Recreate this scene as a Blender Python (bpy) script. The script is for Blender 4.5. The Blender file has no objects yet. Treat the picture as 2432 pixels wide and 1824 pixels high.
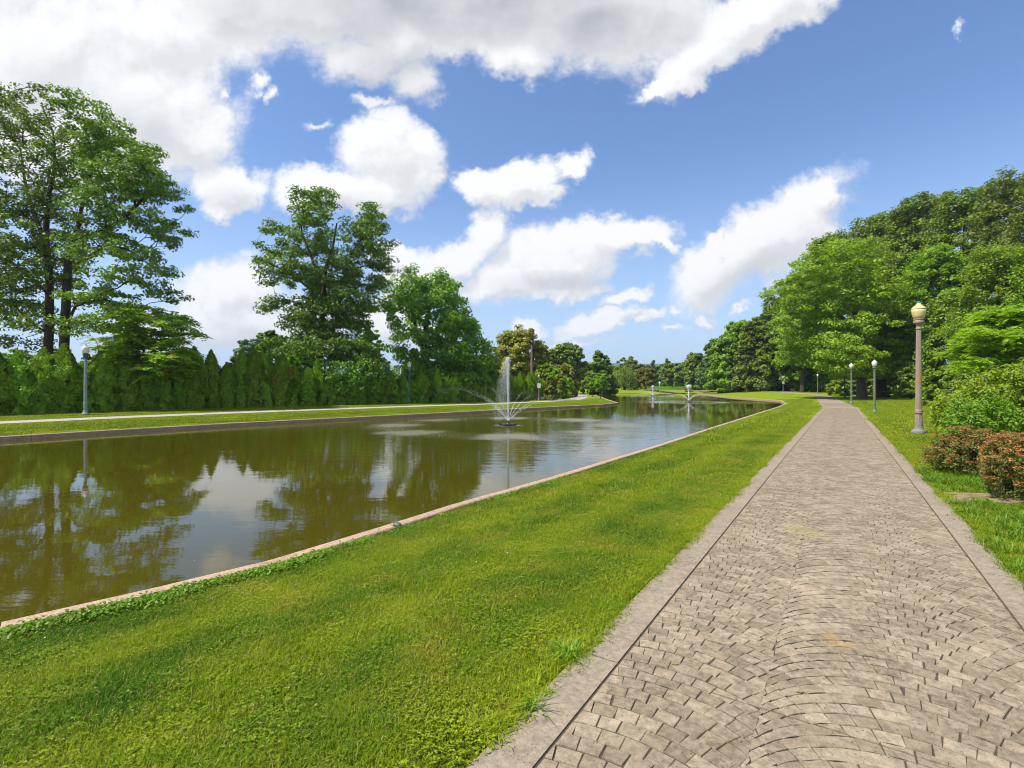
import bpy, bmesh, math, random
import numpy as np
from mathutils import Vector, geometry

R = math.radians
rng = np.random.default_rng(7)
random.seed(7)
scene = bpy.context.scene
COL = scene.collection

# ---------------------------------------------------------------- camera
W, H, FPX, HOR, EYE = 2432, 1824, 1200.0, 918.0, 1.6
cam_data = bpy.data.cameras.new('camera')
cam = bpy.data.objects.new('camera', cam_data)
COL.objects.link(cam)
cam.location = (0, 0, EYE)
cam.rotation_euler = (R(90), 0, 0)
cam_data.sensor_width = 36
cam_data.lens = 36 * FPX / W
cam_data.shift_y = (HOR - H / 2) / W
cam_data.clip_start = 0.05
cam_data.clip_end = 20000
scene.camera = cam

# ---------------------------------------------------------------- light and exposure
SUN_EL, SUN_AZ = 56.0, 248.0            # elevation; compass azimuth from +Y clockwise (from the left, a little behind)
sd = Vector((math.sin(R(SUN_AZ)) * math.cos(R(SUN_EL)), math.cos(R(SUN_AZ)) * math.cos(R(SUN_EL)), math.sin(R(SUN_EL))))
sun_data = bpy.data.lights.new('sun', 'SUN')
sun_data.energy = 4.6
sun_data.angle = R(0.55)
sun_data.color = (1.0, 0.945, 0.85)
sun = bpy.data.objects.new('sun', sun_data)
COL.objects.link(sun)
sun.rotation_euler = sd.to_track_quat('Z', 'Y').to_euler()

scene.view_settings.view_transform = 'Standard'
scene.view_settings.look = 'None'
scene.view_settings.gamma = 1.0
scene.view_settings.exposure = 0.62
scene.view_settings.use_curve_mapping = False
scene.render.engine = 'CYCLES'
cy = scene.cycles
cy.max_bounces = 5
cy.diffuse_bounces = 2
cy.glossy_bounces = 2
cy.transmission_bounces = 3
cy.transparent_max_bounces = 4
cy.volume_bounces = 0
cy.sample_clamp_indirect = 4
cy.caustics_reflective = False
cy.caustics_refractive = False
cy.use_adaptive_sampling = True
cy.adaptive_threshold = 0.015
cy.pixel_filter_type = 'BLACKMAN_HARRIS'
cy.filter_width = 1.05
cy.use_denoising = True
try:
    cy.denoiser = 'OPENIMAGEDENOISE'
    cy.denoising_prefilter = 'ACCURATE'
except Exception:
    pass

# ---------------------------------------------------------------- node helper
class NT:
    def __init__(self, tree):
        self.t = tree
        self.n = tree.nodes
        self.l = tree.links
    def node(self, typ, **kw):
        nd = self.n.new(typ)
        for k, v in kw.items():
            setattr(nd, k, v)
        return nd
    def put(self, sock, v):
        if isinstance(v, bpy.types.NodeSocket):
            self.l.new(v, sock)
        elif v is not None:
            sock.default_value = v
    def math(self, op, a, b=None, c=None, clamp=False):
        nd = self.node('ShaderNodeMath', operation=op, use_clamp=clamp)
        self.put(nd.inputs[0], a)
        if b is not None: self.put(nd.inputs[1], b)
        if c is not None: self.put(nd.inputs[2], c)
        return nd.outputs[0]
    def vmath(self, op, a, b=None, scale=None):
        nd = self.node('ShaderNodeVectorMath', operation=op)
        self.put(nd.inputs[0], a)
        if b is not None: self.put(nd.inputs[1], b)
        if scale is not None: self.put(nd.inputs['Scale'], scale)
        return nd.outputs['Value'] if op in ('LENGTH', 'DOT_PRODUCT', 'DISTANCE') else nd.outputs['Vector']
    def noise(self, vec, scale, detail=3.0, rough=0.5, dist=0.0):
        nd = self.node('ShaderNodeTexNoise')
        nd.inputs['Scale'].default_value = scale
        nd.inputs['Detail'].default_value = detail
        nd.inputs['Roughness'].default_value = rough
        nd.inputs['Distortion'].default_value = dist
        if vec is not None: self.l.new(vec, nd.inputs['Vector'])
        return nd.outputs['Fac'], nd.outputs['Color']
    def maprange(self, v, a, b, c=0.0, d=1.0, smooth=False):
        nd = self.node('ShaderNodeMapRange')
        if smooth: nd.interpolation_type = 'SMOOTHSTEP'
        self.put(nd.inputs['Value'], v)
        for i, x in zip((1, 2, 3, 4), (a, b, c, d)):
            nd.inputs[i].default_value = x
        return nd.outputs[0]
    def mix(self, f, a, b, blend='MIX'):
        nd = self.node('ShaderNodeMix', data_type='RGBA', blend_type=blend)
        self.put(nd.inputs[0], f)
        for s, v in ((nd.inputs[6], a), (nd.inputs[7], b)):
            if isinstance(v, tuple): v = (v + (1,))[:4]
            self.put(s, v)
        return nd.outputs[2]
    def mapping(self, vec, scale=(1, 1, 1), loc=(0, 0, 0), rot=(0, 0, 0), typ='POINT'):
        nd = self.node('ShaderNodeMapping', vector_type=typ)
        nd.inputs['Location'].default_value = loc
        nd.inputs['Rotation'].default_value = rot
        nd.inputs['Scale'].default_value = scale
        self.l.new(vec, nd.inputs['Vector'])
        return nd.outputs[0]

# ---------------------------------------------------------------- world: physical sky with clouds
world = bpy.data.worlds.new('World')
scene.world = world
world.use_nodes = True
for nd in list(world.node_tree.nodes):
    world.node_tree.nodes.remove(nd)
w = NT(world.node_tree)
out = w.node('ShaderNodeOutputWorld')
bg = w.node('ShaderNodeBackground')
SKY = 0.11
bg.inputs['Strength'].default_value = SKY
w.l.new(bg.outputs[0], out.inputs[0])
sky = w.node('ShaderNodeTexSky', sky_type='NISHITA')
sky.sun_disc = False
sky.sun_elevation = R(SUN_EL)
sky.sun_rotation = R(SUN_AZ)
sky.air_density = 1.0
sky.dust_density = 0.7
sky.ozone_density = 2.0
world.cycles.sampling_method = 'MANUAL'
world.cycles.sample_map_resolution = 512

# cloud banks by direction (x, y in thousandths of a tangent-plane unit around the looking direction); radius, turn, weight
CLOUDS = [
 (60,120,300,190,0,1),(330,70,270,120,0,1),(330,235,175,125,35,1.1),(480,40,150,62,10,1),(425,300,90,52,20,.95),(190,310,230,120,0,1),(-150,150,260,260,0,1),
 (660,25,300,75,0,1),(950,10,400,100,0,1),(1250,50,260,105,0,1),(1400,30,160,110,0,1),(1120,120,95,55,15,1),(1000,90,80,60,0,.85),
 (790,120,130,70,0,.78),(885,70,70,66,0,1),(900,170,85,80,0,.78),(800,215,60,24,0,.7),
 (1640,30,190,62,-25,1),(1510,120,135,52,-35,1),(1425,185,62,22,-38,1),(1490,170,40,30,-20,1),
 (565,165,50,36,-30,.55),(485,190,34,30,0,.5),(590,195,32,40,0,.5),(680,262,60,24,10,.42),
 (825,290,58,62,0,1.1),(850,350,105,78,0,1.1),(690,400,95,46,0,1.05),(790,430,150,42,0,1),(905,395,60,60,0,.9),
 (495,398,82,52,0,1.05),(475,445,62,32,0,.9),
 (1130,400,105,44,-12,1.0),(1238,362,44,36,-35,1.0),(1040,410,60,34,0,1.0),(1190,425,70,28,0,.8),
 (1045,510,58,44,-45,1.0),(960,570,95,38,-22,1.05),(862,548,58,34,0,.95),(905,590,100,38,0,.9),
 (1200,560,135,62,-8,1.08),(1335,512,92,40,0,1.08),(1090,605,120,42,-10,1.0),(1425,535,62,20,20,.75),(1210,620,140,26,0,.8),
 (1645,520,195,62,-37,1.12),(1770,425,52,38,-55,1.1),(1550,590,90,38,-20,1.0),(1700,520,110,66,-30,1.05),(1550,512,34,22,-40,.8),
 (1345,640,60,22,-15,.9),(1300,690,110,26,-10,.9),(1392,678,60,22,-10,.85),(1130,698,40,22,0,.95),(1462,662,18,11,0,.8),(1530,682,30,13,0,.75),(1450,705,70,15,-8,.65),
 (500,640,130,76,-8,1.0),(400,720,160,60,0,.95),(620,720,120,70,0,.9),(860,700,120,70,0,.85),(560,700,150,60,0,.95),(430,680,100,55,0,.8),(640,650,60,40,0,.7),(980,640,80,30,0,.55),(1600,660,60,14,-20,.6),(2080,55,40,20,-40,.34),(1250,735,120,14,0,.6),
 (2600,100,120,60,-20,.8),(2420,-300,300,90,-10,1),(800,-350,900,180,0,1),
]
GREY = [(980,0,520,100,0,1),(1300,50,190,80,0,.9),(170,235,150,50,0,.35),(330,300,140,50,25,.3),(840,150,160,90,0,.55),(1200,615,150,26,0,.45),(1620,590,120,34,-25,.4),(560,740,160,40,0,.4),(880,-300,900,200,0,1),(490,430,60,30,0,.3),(780,445,120,30,0,.35),(520,20,120,60,0,.6)]
S = 1.0995 / 1000.0

grp = bpy.data.node_groups.new('cloud_field', 'ShaderNodeTree')
grp.interface.new_socket('Vector', in_out='INPUT', socket_type='NodeSocketVector')
grp.interface.new_socket('Field', in_out='OUTPUT', socket_type='NodeSocketFloat')
g = NT(grp)
gi = g.node('NodeGroupInput'); go = g.node('NodeGroupOutput')
vec = gi.outputs[0]
_, c1 = g.noise(vec, 5.0, 4.0, 0.6)
_, c2 = g.noise(vec, 26.0, 6.0, 0.68)
wv = g.vmath('ADD', vec, g.vmath('SCALE', g.vmath('SUBTRACT', c1, (0.5, 0.5, 0.5)), scale=0.13))
wv = g.vmath('ADD', wv, g.vmath('SCALE', g.vmath('SUBTRACT', c2, (0.5, 0.5, 0.5)), scale=0.06))
wv = g.vmath('MULTIPLY', wv, (1, 1, 0))
acc = None
for i, (x, y, rx, ry, rot, wt) in enumerate(CLOUDS):
    if i and i % 6 == 0:      # chained in batches so the shader stack stays small
        wv = g.vmath('MULTIPLY_ADD', acc, (1e-7, 1e-7, 0)); g.l.new(wv0, wv.node.inputs[2])
    elif i == 0: wv0 = wv
    m = g.mapping(wv, scale=(rx * S * 1.19, ry * S * 1.19, 1), loc=(x * S, y * S, 0), rot=(0, 0, R(rot)), typ='TEXTURE')
    ln = g.vmath('LENGTH', m)
    v = g.math('SUBTRACT', wt, ln) if wt != 1 else g.math('SUBTRACT', 1.0, ln)
    acc = v if acc is None else g.math('SMOOTH_MAX', acc, v, 0.22)
f1, _ = g.noise(vec, 7.0, 10.0, 0.62)
f2, _ = g.noise(vec, 2.2, 3.0, 0.5)
acc = g.math('ADD', acc, g.math('MULTIPLY', g.math('SUBTRACT', f1, 0.5), 1.25))
acc = g.math('ADD', acc, g.math('MULTIPLY', g.math('SUBTRACT', f2, 0.5), 0.35))
g.l.new(acc, go.inputs[0])

geo = w.node('ShaderNodeNewGeometry')
tc = w.node('ShaderNodeTexCoord')
dirv = w.vmath('NORMALIZE', tc.outputs['Generated'])
sep = w.node('ShaderNodeSeparateXYZ'); w.l.new(dirv, sep.inputs[0])
dx, dy, dz = sep.outputs
yy = w.math('MAXIMUM', dy, 0.2)
px = w.math('ADD', w.math('MULTIPLY', w.math('DIVIDE', dx, yy), 1.2), 1.216)
py = w.math('SUBTRACT', 0.918, w.math('MULTIPLY', w.math('DIVIDE', dz, yy), 1.2))
cmb = w.node('ShaderNodeCombineXYZ'); w.l.new(px, cmb.inputs[0]); w.l.new(py, cmb.inputs[1])
def field(v):
    nd = w.node('ShaderNodeGroup'); nd.node_tree = grp; w.l.new(v, nd.inputs[0]); return nd.outputs[0]
P0 = cmb.outputs[0]
F0 = field(P0)
P1 = w.vmath('MULTIPLY_ADD', F0, (1e-7, 1e-7, 0)); w.l.new(w.vmath('ADD', P0, (-0.022, -0.045, 0)), P1.node.inputs[2])
F1 = field(P1)
# the rest of the sky, out of this view: the same kind of scattered cloud
zz = w.math('MAXIMUM', dz, 0.06)
pl = w.vmath('DIVIDE', dirv, None)
cz = w.node('ShaderNodeCombineXYZ')
for i in range(3): w.l.new(zz, cz.inputs[i])
w.l.new(cz.outputs[0], pl.node.inputs[1])
gf, _ = w.noise(pl, 0.9, 9.0, 0.58)
gf = w.math('MULTIPLY', w.math('SUBTRACT', gf, 0.5), 3.0)
front = w.maprange(dy, 0.42, 0.56, smooth=True)
dens = w.math('ADD', w.math('MULTIPLY', F0, front), w.math('MULTIPLY', gf, w.math('SUBTRACT', 1.0, front)))
alpha = w.maprange(dens, -0.08, 0.42, smooth=True)
alpha = w.math('MULTIPLY', alpha, w.maprange(dz, -0.01, 0.05))
# shade: thick above and thick here = greyer base
thick = w.maprange(F1, 0.25, 1.05, smooth=True)
relief = w.maprange(w.math('SUBTRACT', F0, F1), -0.26, 0.20)
greyacc = None
G0 = w.vmath('MULTIPLY_ADD', F1, (1e-7, 1e-7, 0)); w.l.new(P0, G0.node.inputs[2])
for (x, y, rx, ry, rot, gw) in GREY:
    m = w.mapping(G0, scale=(rx * S, ry * S, 1), loc=(x * S, y * S, 0), rot=(0, 0, R(rot)), typ='TEXTURE')
    ln = w.vmath('LENGTH', w.vmath('MULTIPLY', m, (1, 1, 0)))
    v = w.math('MULTIPLY', w.math('SUBTRACT', 1.25, ln, clamp=True), gw)
    greyacc = v if greyacc is None else w.math('MAXIMUM', greyacc, v)
gn, _ = w.noise(P0, 6.0, 5.0, 0.5)
greyf = w.math('MULTIPLY', greyacc, w.maprange(gn, 0.3, 0.7, 0.55, 1.15), clamp=True)
lit = w.math('SUBTRACT', 1.0, w.math('MULTIPLY', greyf, 0.85))
lit = w.math('MULTIPLY', lit, w.math('SUBTRACT', 1.0, w.math('MULTIPLY', thick, 0.12)))
lit = w.math('MULTIPLY', lit, w.maprange(relief, 0, 1, 0.70, 1.0), clamp=True)
K = 1.0 / SKY
ccol = w.mix(lit, (0.265 * K, 0.28 * K, 0.305 * K), (0.675 * K, 0.675 * K, 0.69 * K))
skyc = w.mix(1.0, sky.outputs[0], (0.80, 0.95, 1.14), blend='MULTIPLY')
hz_ = w.maprange(dz, 0.0, 0.42, 0.62, 0.0, True)
skyc = w.mix(hz_, skyc, (0.40 * K, 0.50 * K, 0.66 * K))
final = w.mix(alpha, skyc, ccol)
w.l.new(final, bg.inputs[0])

# ---------------------------------------------------------------- helpers
def P(px_, py_, z):
    d = (EYE - z) * FPX / (py_ - HOR)
    return np.array([(px_ - W / 2) / FPX * d, d, z])
def at(px_, py_, d):
    return np.array([(px_ - W / 2) / FPX * d, d, EYE - (py_ - HOR) * d / FPX])

def mesh_np(name, verts, faces, mat=None, parent=None, smooth=False, mats=None, mat_idx=None, loc=None):
    """verts Nx3; faces: an MxK array or a list of such arrays"""
    me = bpy.data.meshes.new(name)
    verts = np.asarray(verts, dtype=np.float32)
    if isinstance(faces, np.ndarray): faces = [faces]
    faces = [np.asarray(f, dtype=np.int32) for f in faces if len(f)]
    me.vertices.add(len(verts)); me.vertices.foreach_set('co', verts.ravel())
    loops = np.concatenate([f.ravel() for f in faces])
    sizes = np.concatenate([np.full(len(f), f.shape[1], dtype=np.int32) for f in faces])
    starts = np.concatenate([[0], np.cumsum(sizes)[:-1]]).astype(np.int32)
    me.loops.add(len(loops)); me.loops.foreach_set('vertex_index', loops)
    me.polygons.add(len(sizes)); me.polygons.foreach_set('loop_start', starts)
    try: me.polygons.foreach_set('loop_total', sizes)
    except Exception: pass
    if mats:
        for m in mats: me.materials.append(m)
    elif mat: me.materials.append(mat)
    if mat_idx is not None: me.polygons.foreach_set('material_index', np.asarray(mat_idx, dtype=np.int32))
    me.update(calc_edges=True)
    me.polygons.foreach_set('use_smooth', np.full(len(sizes), bool(smooth)))
    ob = bpy.data.objects.new(name, me)
    COL.objects.link(ob)
    if parent is not None: ob.parent = parent
    if loc is not None: ob.location = loc
    return ob

def tag(o, label=None, cat=None, group=None, kind=None):
    if label: o['label'] = label
    if cat: o['category'] = cat
    if group: o['group'] = group
    if kind: o['kind'] = kind
    return o
def thing(name, loc, label=None, cat=None, group=None, rz=0.0):
    o = bpy.data.objects.new(name, None)
    o.empty_display_size = 0.2
    COL.objects.link(o); o.location = loc; o.rotation_euler = (0, 0, rz)
    return tag(o, label, cat, group)
def copy_tree(o, parent=None):
    c = o.copy(); COL.objects.link(c)
    if parent is not None: c.parent = parent
    for ch in list(o.children): copy_tree(ch, c)
    return c

def lathe(profile, n=24, flute=0, depth=0.0, frange=(0, 99)):
    """profile: (radius, z) rows"""
    V, F = [], []
    for r, z in profile:
        for k in range(n):
            a = 2 * math.pi * k / n
            rr = r
            if flute and frange[0] <= z <= frange[1]: rr = r * (1 - depth * (0.5 + 0.5 * math.cos(a * flute)))
            V.append((rr * math.cos(a), rr * math.sin(a), z))
    m = len(profile)
    for i in range(m - 1):
        for k in range(n):
            k2 = (k + 1) % n
            F.append((i * n + k, i * n + k2, (i + 1) * n + k2, (i + 1) * n + k))
    V.append((0, 0, profile[0][1])); V.append((0, 0, profile[-1][1]))
    b, t = len(V) - 2, len(V) - 1
    T = [(b, (k + 1) % n, k) for k in range(n)] + [(t, (m - 1) * n + k, (m - 1) * n + (k + 1) % n) for k in range(n)]
    return np.array(V, dtype=np.float32), [np.array(F), np.array(T)]

def box_geo(cx, cy_, cz, sx, sy, sz, rz=0.0):
    x, y, z = sx / 2, sy / 2, sz / 2
    v = np.array([(-x,-y,-z),(x,-y,-z),(x,y,-z),(-x,y,-z),(-x,-y,z),(x,-y,z),(x,y,z),(-x,y,z)], dtype=np.float64)
    c, s = math.cos(rz), math.sin(rz)
    v = np.stack([v[:,0]*c - v[:,1]*s, v[:,0]*s + v[:,1]*c, v[:,2]], 1) + (cx, cy_, cz)
    f = np.array([(0,3,2,1),(4,5,6,7),(0,1,5,4),(1,2,6,5),(2,3,7,6),(3,0,4,7)])
    return v, f
def join_geo(parts):
    V, FQ, FT, o = [], [], [], 0
    for v, f in parts:
        V.append(v)
        for ff in (f if isinstance(f, list) else [f]):
            if not len(ff): continue
            (FQ if ff.shape[1] == 4 else FT).append(ff + o)
        o += len(v)
    return np.concatenate(V), [np.concatenate(x) for x in (FQ, FT) if x]
def tube_geo(pts, radii, n=5, cap=True):
    pts = np.asarray(pts, dtype=np.float64); m = len(pts)
    d = np.gradient(pts, axis=0); d /= np.linalg.norm(d, axis=1)[:, None] + 1e-9
    ref = np.array([0.0, 0, 1]) if abs(d[:, 2].mean()) < 0.9 else np.array([1.0, 0, 0])
    u = np.cross(d, ref); u /= np.linalg.norm(u, axis=1)[:, None] + 1e-9
    v = np.cross(d, u)
    a = np.arange(n) * 2 * math.pi / n
    V = pts[:, None, :] + np.asarray(radii)[:, None, None] * (u[:, None, :] * np.cos(a)[None, :, None] + v[:, None, :] * np.sin(a)[None, :, None])
    V = V.reshape(-1, 3)
    i = np.arange(m - 1)[:, None] * n; k = np.arange(n)[None, :]; k2 = (k + 1) % n
    F = np.stack([i + k, i + k2, i + n + k2, i + n + k], -1).reshape(-1, 4)
    return V, F

# ---------------------------------------------------------------- materials
def mat(name):
    m = bpy.data.materials.new(name); m.use_nodes = True
    for nd in list(m.node_tree.nodes): m.node_tree.nodes.remove(nd)
    t = NT(m.node_tree)
    o = t.node('ShaderNodeOutputMaterial')
    b = t.node('ShaderNodeBsdfPrincipled')
    t.l.new(b.outputs[0], o.inputs[0])
    return m, t, b, o
def simple(name, col, rough=0.6, metal=0.0, var=0.25, scale=12.0, bump=0.15, col2=None, spec=0.5):
    m, t, b, o = mat(name)
    tcn = t.node('ShaderNodeTexCoord')
    f, _ = t.noise(tcn.outputs['Object'], scale, 6, 0.6)
    f3, _ = t.noise(tcn.outputs['Object'], scale * 0.25, 3, 0.5)
    c2 = col2 or tuple(c * (1 - var) for c in col)
    c = t.mix(t.maprange(f, 0.35, 0.65), col, c2)
    c = t.mix(t.maprange(f3, 0.4, 0.7, 0, 0.5), c, tuple(x * (1 - var * 0.8) for x in col))
    t.l.new(c, b.inputs['Base Color'])
    b.inputs['Roughness'].default_value = rough
    b.inputs['Metallic'].default_value = metal
    b.inputs['Specular IOR Level'].default_value = spec
    if bump:
        bp = t.node('ShaderNodeBump'); bp.inputs['Strength'].default_value = bump; bp.inputs['Distance'].default_value = 0.01
        f2, _ = t.noise(tcn.outputs['Object'], scale * 4, 4, 0.6)
        t.l.new(f2, bp.inputs['Height']); t.l.new(bp.outputs[0], b.inputs['Normal'])
    return m

def leaf_mat(name, c_dark, c_light, trans=0.35, rough=0.5, accent=None, accent_p=0.0, gain=1.0):
    m, t, b, o = mat(name)
    geo_ = t.node('ShaderNodeNewGeometry'); oi = t.node('ShaderNodeObjectInfo')
    rnd = geo_.outputs['Random Per Island']
    tcn = t.node('ShaderNodeTexCoord')
    f, _ = t.noise(geo_.outputs['Position'], 0.35, 3, 0.6)
    k = t.math('ADD', t.math('MULTIPLY', rnd, 0.6), t.math('MULTIPLY', f, 0.7))
    k = t.math('SUBTRACT', k, 0.15, clamp=True)
    gv = (gain * 1.22, gain, gain * .8)
    c = t.mix(k, tuple(x * q for x, q in zip(c_dark, gv)), tuple(x * q for x, q in zip(c_light, gv)))
    if accent:
        s = t.math('GREATER_THAN', t.math('FRACT', t.math('MULTIPLY', rnd, 37.3)), 1 - accent_p)
        c = t.mix(s, c, accent)
    hs = t.node('ShaderNodeHueSaturation'); t.l.new(c, hs.inputs['Color'])
    t.l.new(t.maprange(oi.outputs['Random'], 0, 1, 0.80, 1.20), hs.inputs['Value'])
    t.l.new(t.maprange(oi.outputs['Random'], 0, 1, 0.488, 0.508), hs.inputs['Hue'])
    c = hs.outputs[0]
    t.l.new(c, b.inputs['Base Color']); b.inputs['Roughness'].default_value = rough
    b.inputs['Specular IOR Level'].default_value = 0.35
    tr = t.node('ShaderNodeBsdfTranslucent')
    tc2 = t.mix(1.0, c, (1.25, 1.2, 0.5), blend='MULTIPLY'); t.l.new(tc2, tr.inputs[0])
    mx = t.node('ShaderNodeMixShader'); mx.inputs[0].default_value = trans
    t.l.new(b.outputs[0], mx.inputs[1]); t.l.new(tr.outputs[0], mx.inputs[2]); t.l.new(mx.outputs[0], o.inputs[0])
    return m

# colour of the lawn by place (shared by soil sheet and blades): mown stripes along the path, dry and lush patches
lawn = bpy.data.node_groups.new('lawn_colour', 'ShaderNodeTree')
lawn.interface.new_socket('Color', in_out='OUTPUT', socket_type='NodeSocketColor')
lg = NT(lawn); lo = lg.node('NodeGroupOutput'); gp = lg.node('ShaderNodeNewGeometry').outputs['Position']
a1, _ = lg.noise(gp, 0.55, 4, 0.6, 0.4)
a2, _ = lg.noise(lg.mapping(gp, scale=(1.0, 1.0, 1.0), loc=(7, 3, 0)), 2.2, 5, 0.65)
a3, _ = lg.noise(lg.mapping(gp, scale=(1.0, 1.0, 1.0), loc=(31, 13, 0)), 0.16, 3, 0.5)
st = lg.mapping(gp, rot=(0, 0, R(33.2)))
ss = lg.node('ShaderNodeSeparateXYZ'); lg.l.new(st, ss.inputs[0])
stripe = lg.math('SINE', lg.math('ADD', lg.math('MULTIPLY', ss.outputs[0], 4.6), lg.math('MULTIPLY', a3, 3.0)))
base = lg.mix(lg.maprange(a1, 0.36, 0.62), (0.075, 0.180, 0.006), (0.222, 0.318, 0.010))
base = lg.mix(lg.maprange(a2, 0.45, 0.75, 0, 0.55), base, (0.330, 0.345, 0.018))
dry = lg.math('MULTIPLY', lg.maprange(a1, 0.50, 0.66), lg.maprange(a2, 0.42, 0.62))
base = lg.mix(lg.math('MULTIPLY', dry, 0.8), base, (0.40, 0.30, 0.045))
base = lg.mix(lg.math('MULTIPLY', lg.maprange(stripe, -0.4, 0.8), 0.42), base, (0.340, 0.405, 0.010))
sl = lg.node('ShaderNodeVectorMath', operation='LENGTH'); lg.l.new(gp, sl.inputs[0])
base = lg.mix(lg.maprange(sl.outputs['Value'], 8, 30, 0, 0.55), base, (0.250, 0.330, 0.008))
lg.l.new(base, lo.inputs[0])

def grass_mat(name, blade=True):
    m, t, b, o = mat(name)
    gn_ = t.node('ShaderNodeGroup'); gn_.node_tree = lawn
    c = gn_.outputs[0]
    geo_ = t.node('ShaderNodeNewGeometry')
    if blade:
        rnd = geo_.outputs['Random Per Island']
        c = t.mix(1.0, c, t.mix(rnd, (0.62, 0.72, 0.6), (1.4, 1.28, 1.5)), blend='MULTIPLY')
        s = t.math('GREATER_THAN', t.math('FRACT', t.math('MULTIPLY', rnd, 91.7)), 0.94)
        c = t.mix(s, c, (0.42, 0.36, 0.11))
        t.l.new(c, b.inputs['Base Color']); b.inputs['Roughness'].default_value = 0.6
        b.inputs['Specular IOR Level'].default_value = 0.15
        tr = t.node('ShaderNodeBsdfTranslucent'); t.l.new(c, tr.inputs[0])
        mx = t.node('ShaderNodeMixShader'); mx.inputs[0].default_value = 0.35
        t.l.new(b.outputs[0], mx.inputs[1]); t.l.new(tr.outputs[0], mx.inputs[2]); t.l.new(mx.outputs[0], o.inputs[0])
    else:
        f, _ = t.noise(geo_.outputs['Position'], 30, 4, 0.7)
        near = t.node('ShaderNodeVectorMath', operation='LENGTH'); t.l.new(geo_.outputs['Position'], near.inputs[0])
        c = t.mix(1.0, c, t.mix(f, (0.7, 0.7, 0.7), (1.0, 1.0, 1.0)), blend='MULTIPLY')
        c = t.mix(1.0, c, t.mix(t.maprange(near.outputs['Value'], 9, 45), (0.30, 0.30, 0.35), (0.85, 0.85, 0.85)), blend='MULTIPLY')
        t.l.new(c, b.inputs['Base Color']); b.inputs['Roughness'].default_value = 0.9
        b.inputs['Specular IOR Level'].default_value = 0.1
    return m
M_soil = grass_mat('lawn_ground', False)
M_blade = grass_mat('grass_blade', True)
M_lush = leaf_mat('lush_weed', (0.07, 0.19, 0.008), (0.19, 0.37, 0.018), 0.35)
M_flower = simple('white_clover', (0.75, 0.75, 0.68), 0.7, var=0.1)
M_bark = simple('bark', (0.085, 0.062, 0.045), 0.9, var=0.5, scale=5, bump=0.8, spec=0.2)
M_bark2 = simple('bark_grey', (0.16, 0.125, 0.095), 0.9, var=0.5, scale=5, bump=0.8, spec=0.2)

def concrete(name, c1, c2, dark=(0.07, 0.06, 0.045), pits=True, island=True, mott=0.62):
    m, t, b, o = mat(name)
    geo_ = t.node('ShaderNodeNewGeometry'); p = geo_.outputs['Position']
    f, _ = t.noise(p, 1.6, 6, 0.62); f2, _ = t.noise(p, 26, 6, 0.7); f3, _ = t.noise(p, 7, 5, 0.65, 0.5); f4, _ = t.noise(p, 130, 3, 0.7)
    c = t.mix(t.maprange(f, 0.38, 0.62), c1, c2)
    c = t.mix(t.maprange(f3, 0.42, 0.68, 0, mott), c, tuple(x * 0.55 for x in c2))
    c = t.mix(t.maprange(f2, 0.36, 0.66, 0, 0.62), c, tuple(min(1, x * 1.75) for x in c1))
    c = t.mix(t.math('MULTIPLY', t.maprange(f4, 0.52, 0.72), 0.6), c, dark)
    if pits:
        v = t.node('ShaderNodeTexVoronoi'); t.l.new(p, v.inputs['Vector']); v.inputs['Scale'].default_value = 42
        pt = t.math('MULTIPLY', t.math('LESS_THAN', v.outputs['Distance'], 0.17), t.math('GREATER_THAN', f3, 0.52))
        c = t.mix(t.math('MULTIPLY', pt, 0.85), c, dark)
    if island:
        oi = t.node('ShaderNodeObjectInfo')
        k = t.math('FRACT', t.math('ADD', geo_.outputs['Random Per Island'], oi.outputs['Random']))
        c = t.mix(1.0, c, t.mix(k, (0.80, 0.79, 0.75), (1.18, 1.17, 1.16)), blend='MULTIPLY')
    # a rusty brown stain and a pale orange one near the viewer, as on the real paving
    for (sx, sy, r1, col) in ((2.02, 3.18, 0.10, (0.42, 0.25, 0.07)), (2.32, 3.98, 0.17, (0.45, 0.34, 0.24)), (3.2, 5.6, 0.25, (0.30, 0.27, 0.10))):
        dd = t.vmath('LENGTH', t.vmath('MULTIPLY', t.vmath('SUBTRACT', p, (sx, sy, 0)), (1, 0.7, 0)))
        dd = t.math('ADD', dd, t.math('MULTIPLY', t.math('SUBTRACT', f3, 0.5), 0.25))
        c = t.mix(t.maprange(dd, r1 * 0.3, r1, 0.5, 0.0), c, col)
    t.l.new(c, b.inputs['Base Color']); b.inputs['Roughness'].default_value = 0.85; b.inputs['Specular IOR Level'].default_value = 0.3
    bp = t.node('ShaderNodeBump'); bp.inputs['Strength'].default_value = 0.55; bp.inputs['Distance'].default_value = 0.006
    t.l.new(t.math('ADD', f2, t.math('MULTIPLY', f4, 0.5)), bp.inputs['Height']); t.l.new(bp.outputs[0], b.inputs['Normal'])
    return m
M_stone = concrete('stamped_concrete', (0.248, 0.200, 0.138), (0.165, 0.131, 0.087))
M_band = concrete('plain_concrete', (0.240, 0.195, 0.138), (0.180, 0.145, 0.100), island=False, mott=0.4)
M_joint = simple('dark_joint', (0.085, 0.065, 0.040), 0.95, var=0.4, scale=20)
M_walk = concrete('footpath_concrete', (0.36, 0.315, 0.26), (0.29, 0.25, 0.205), pits=False, island=False)
M_coping = concrete('coping_concrete', (0.37, 0.26, 0.175), (0.27, 0.185, 0.12), pits=False, island=False)
M_brick = concrete('paving_brick', (0.27, 0.185, 0.125), (0.20, 0.135, 0.09), pits=False)

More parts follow.
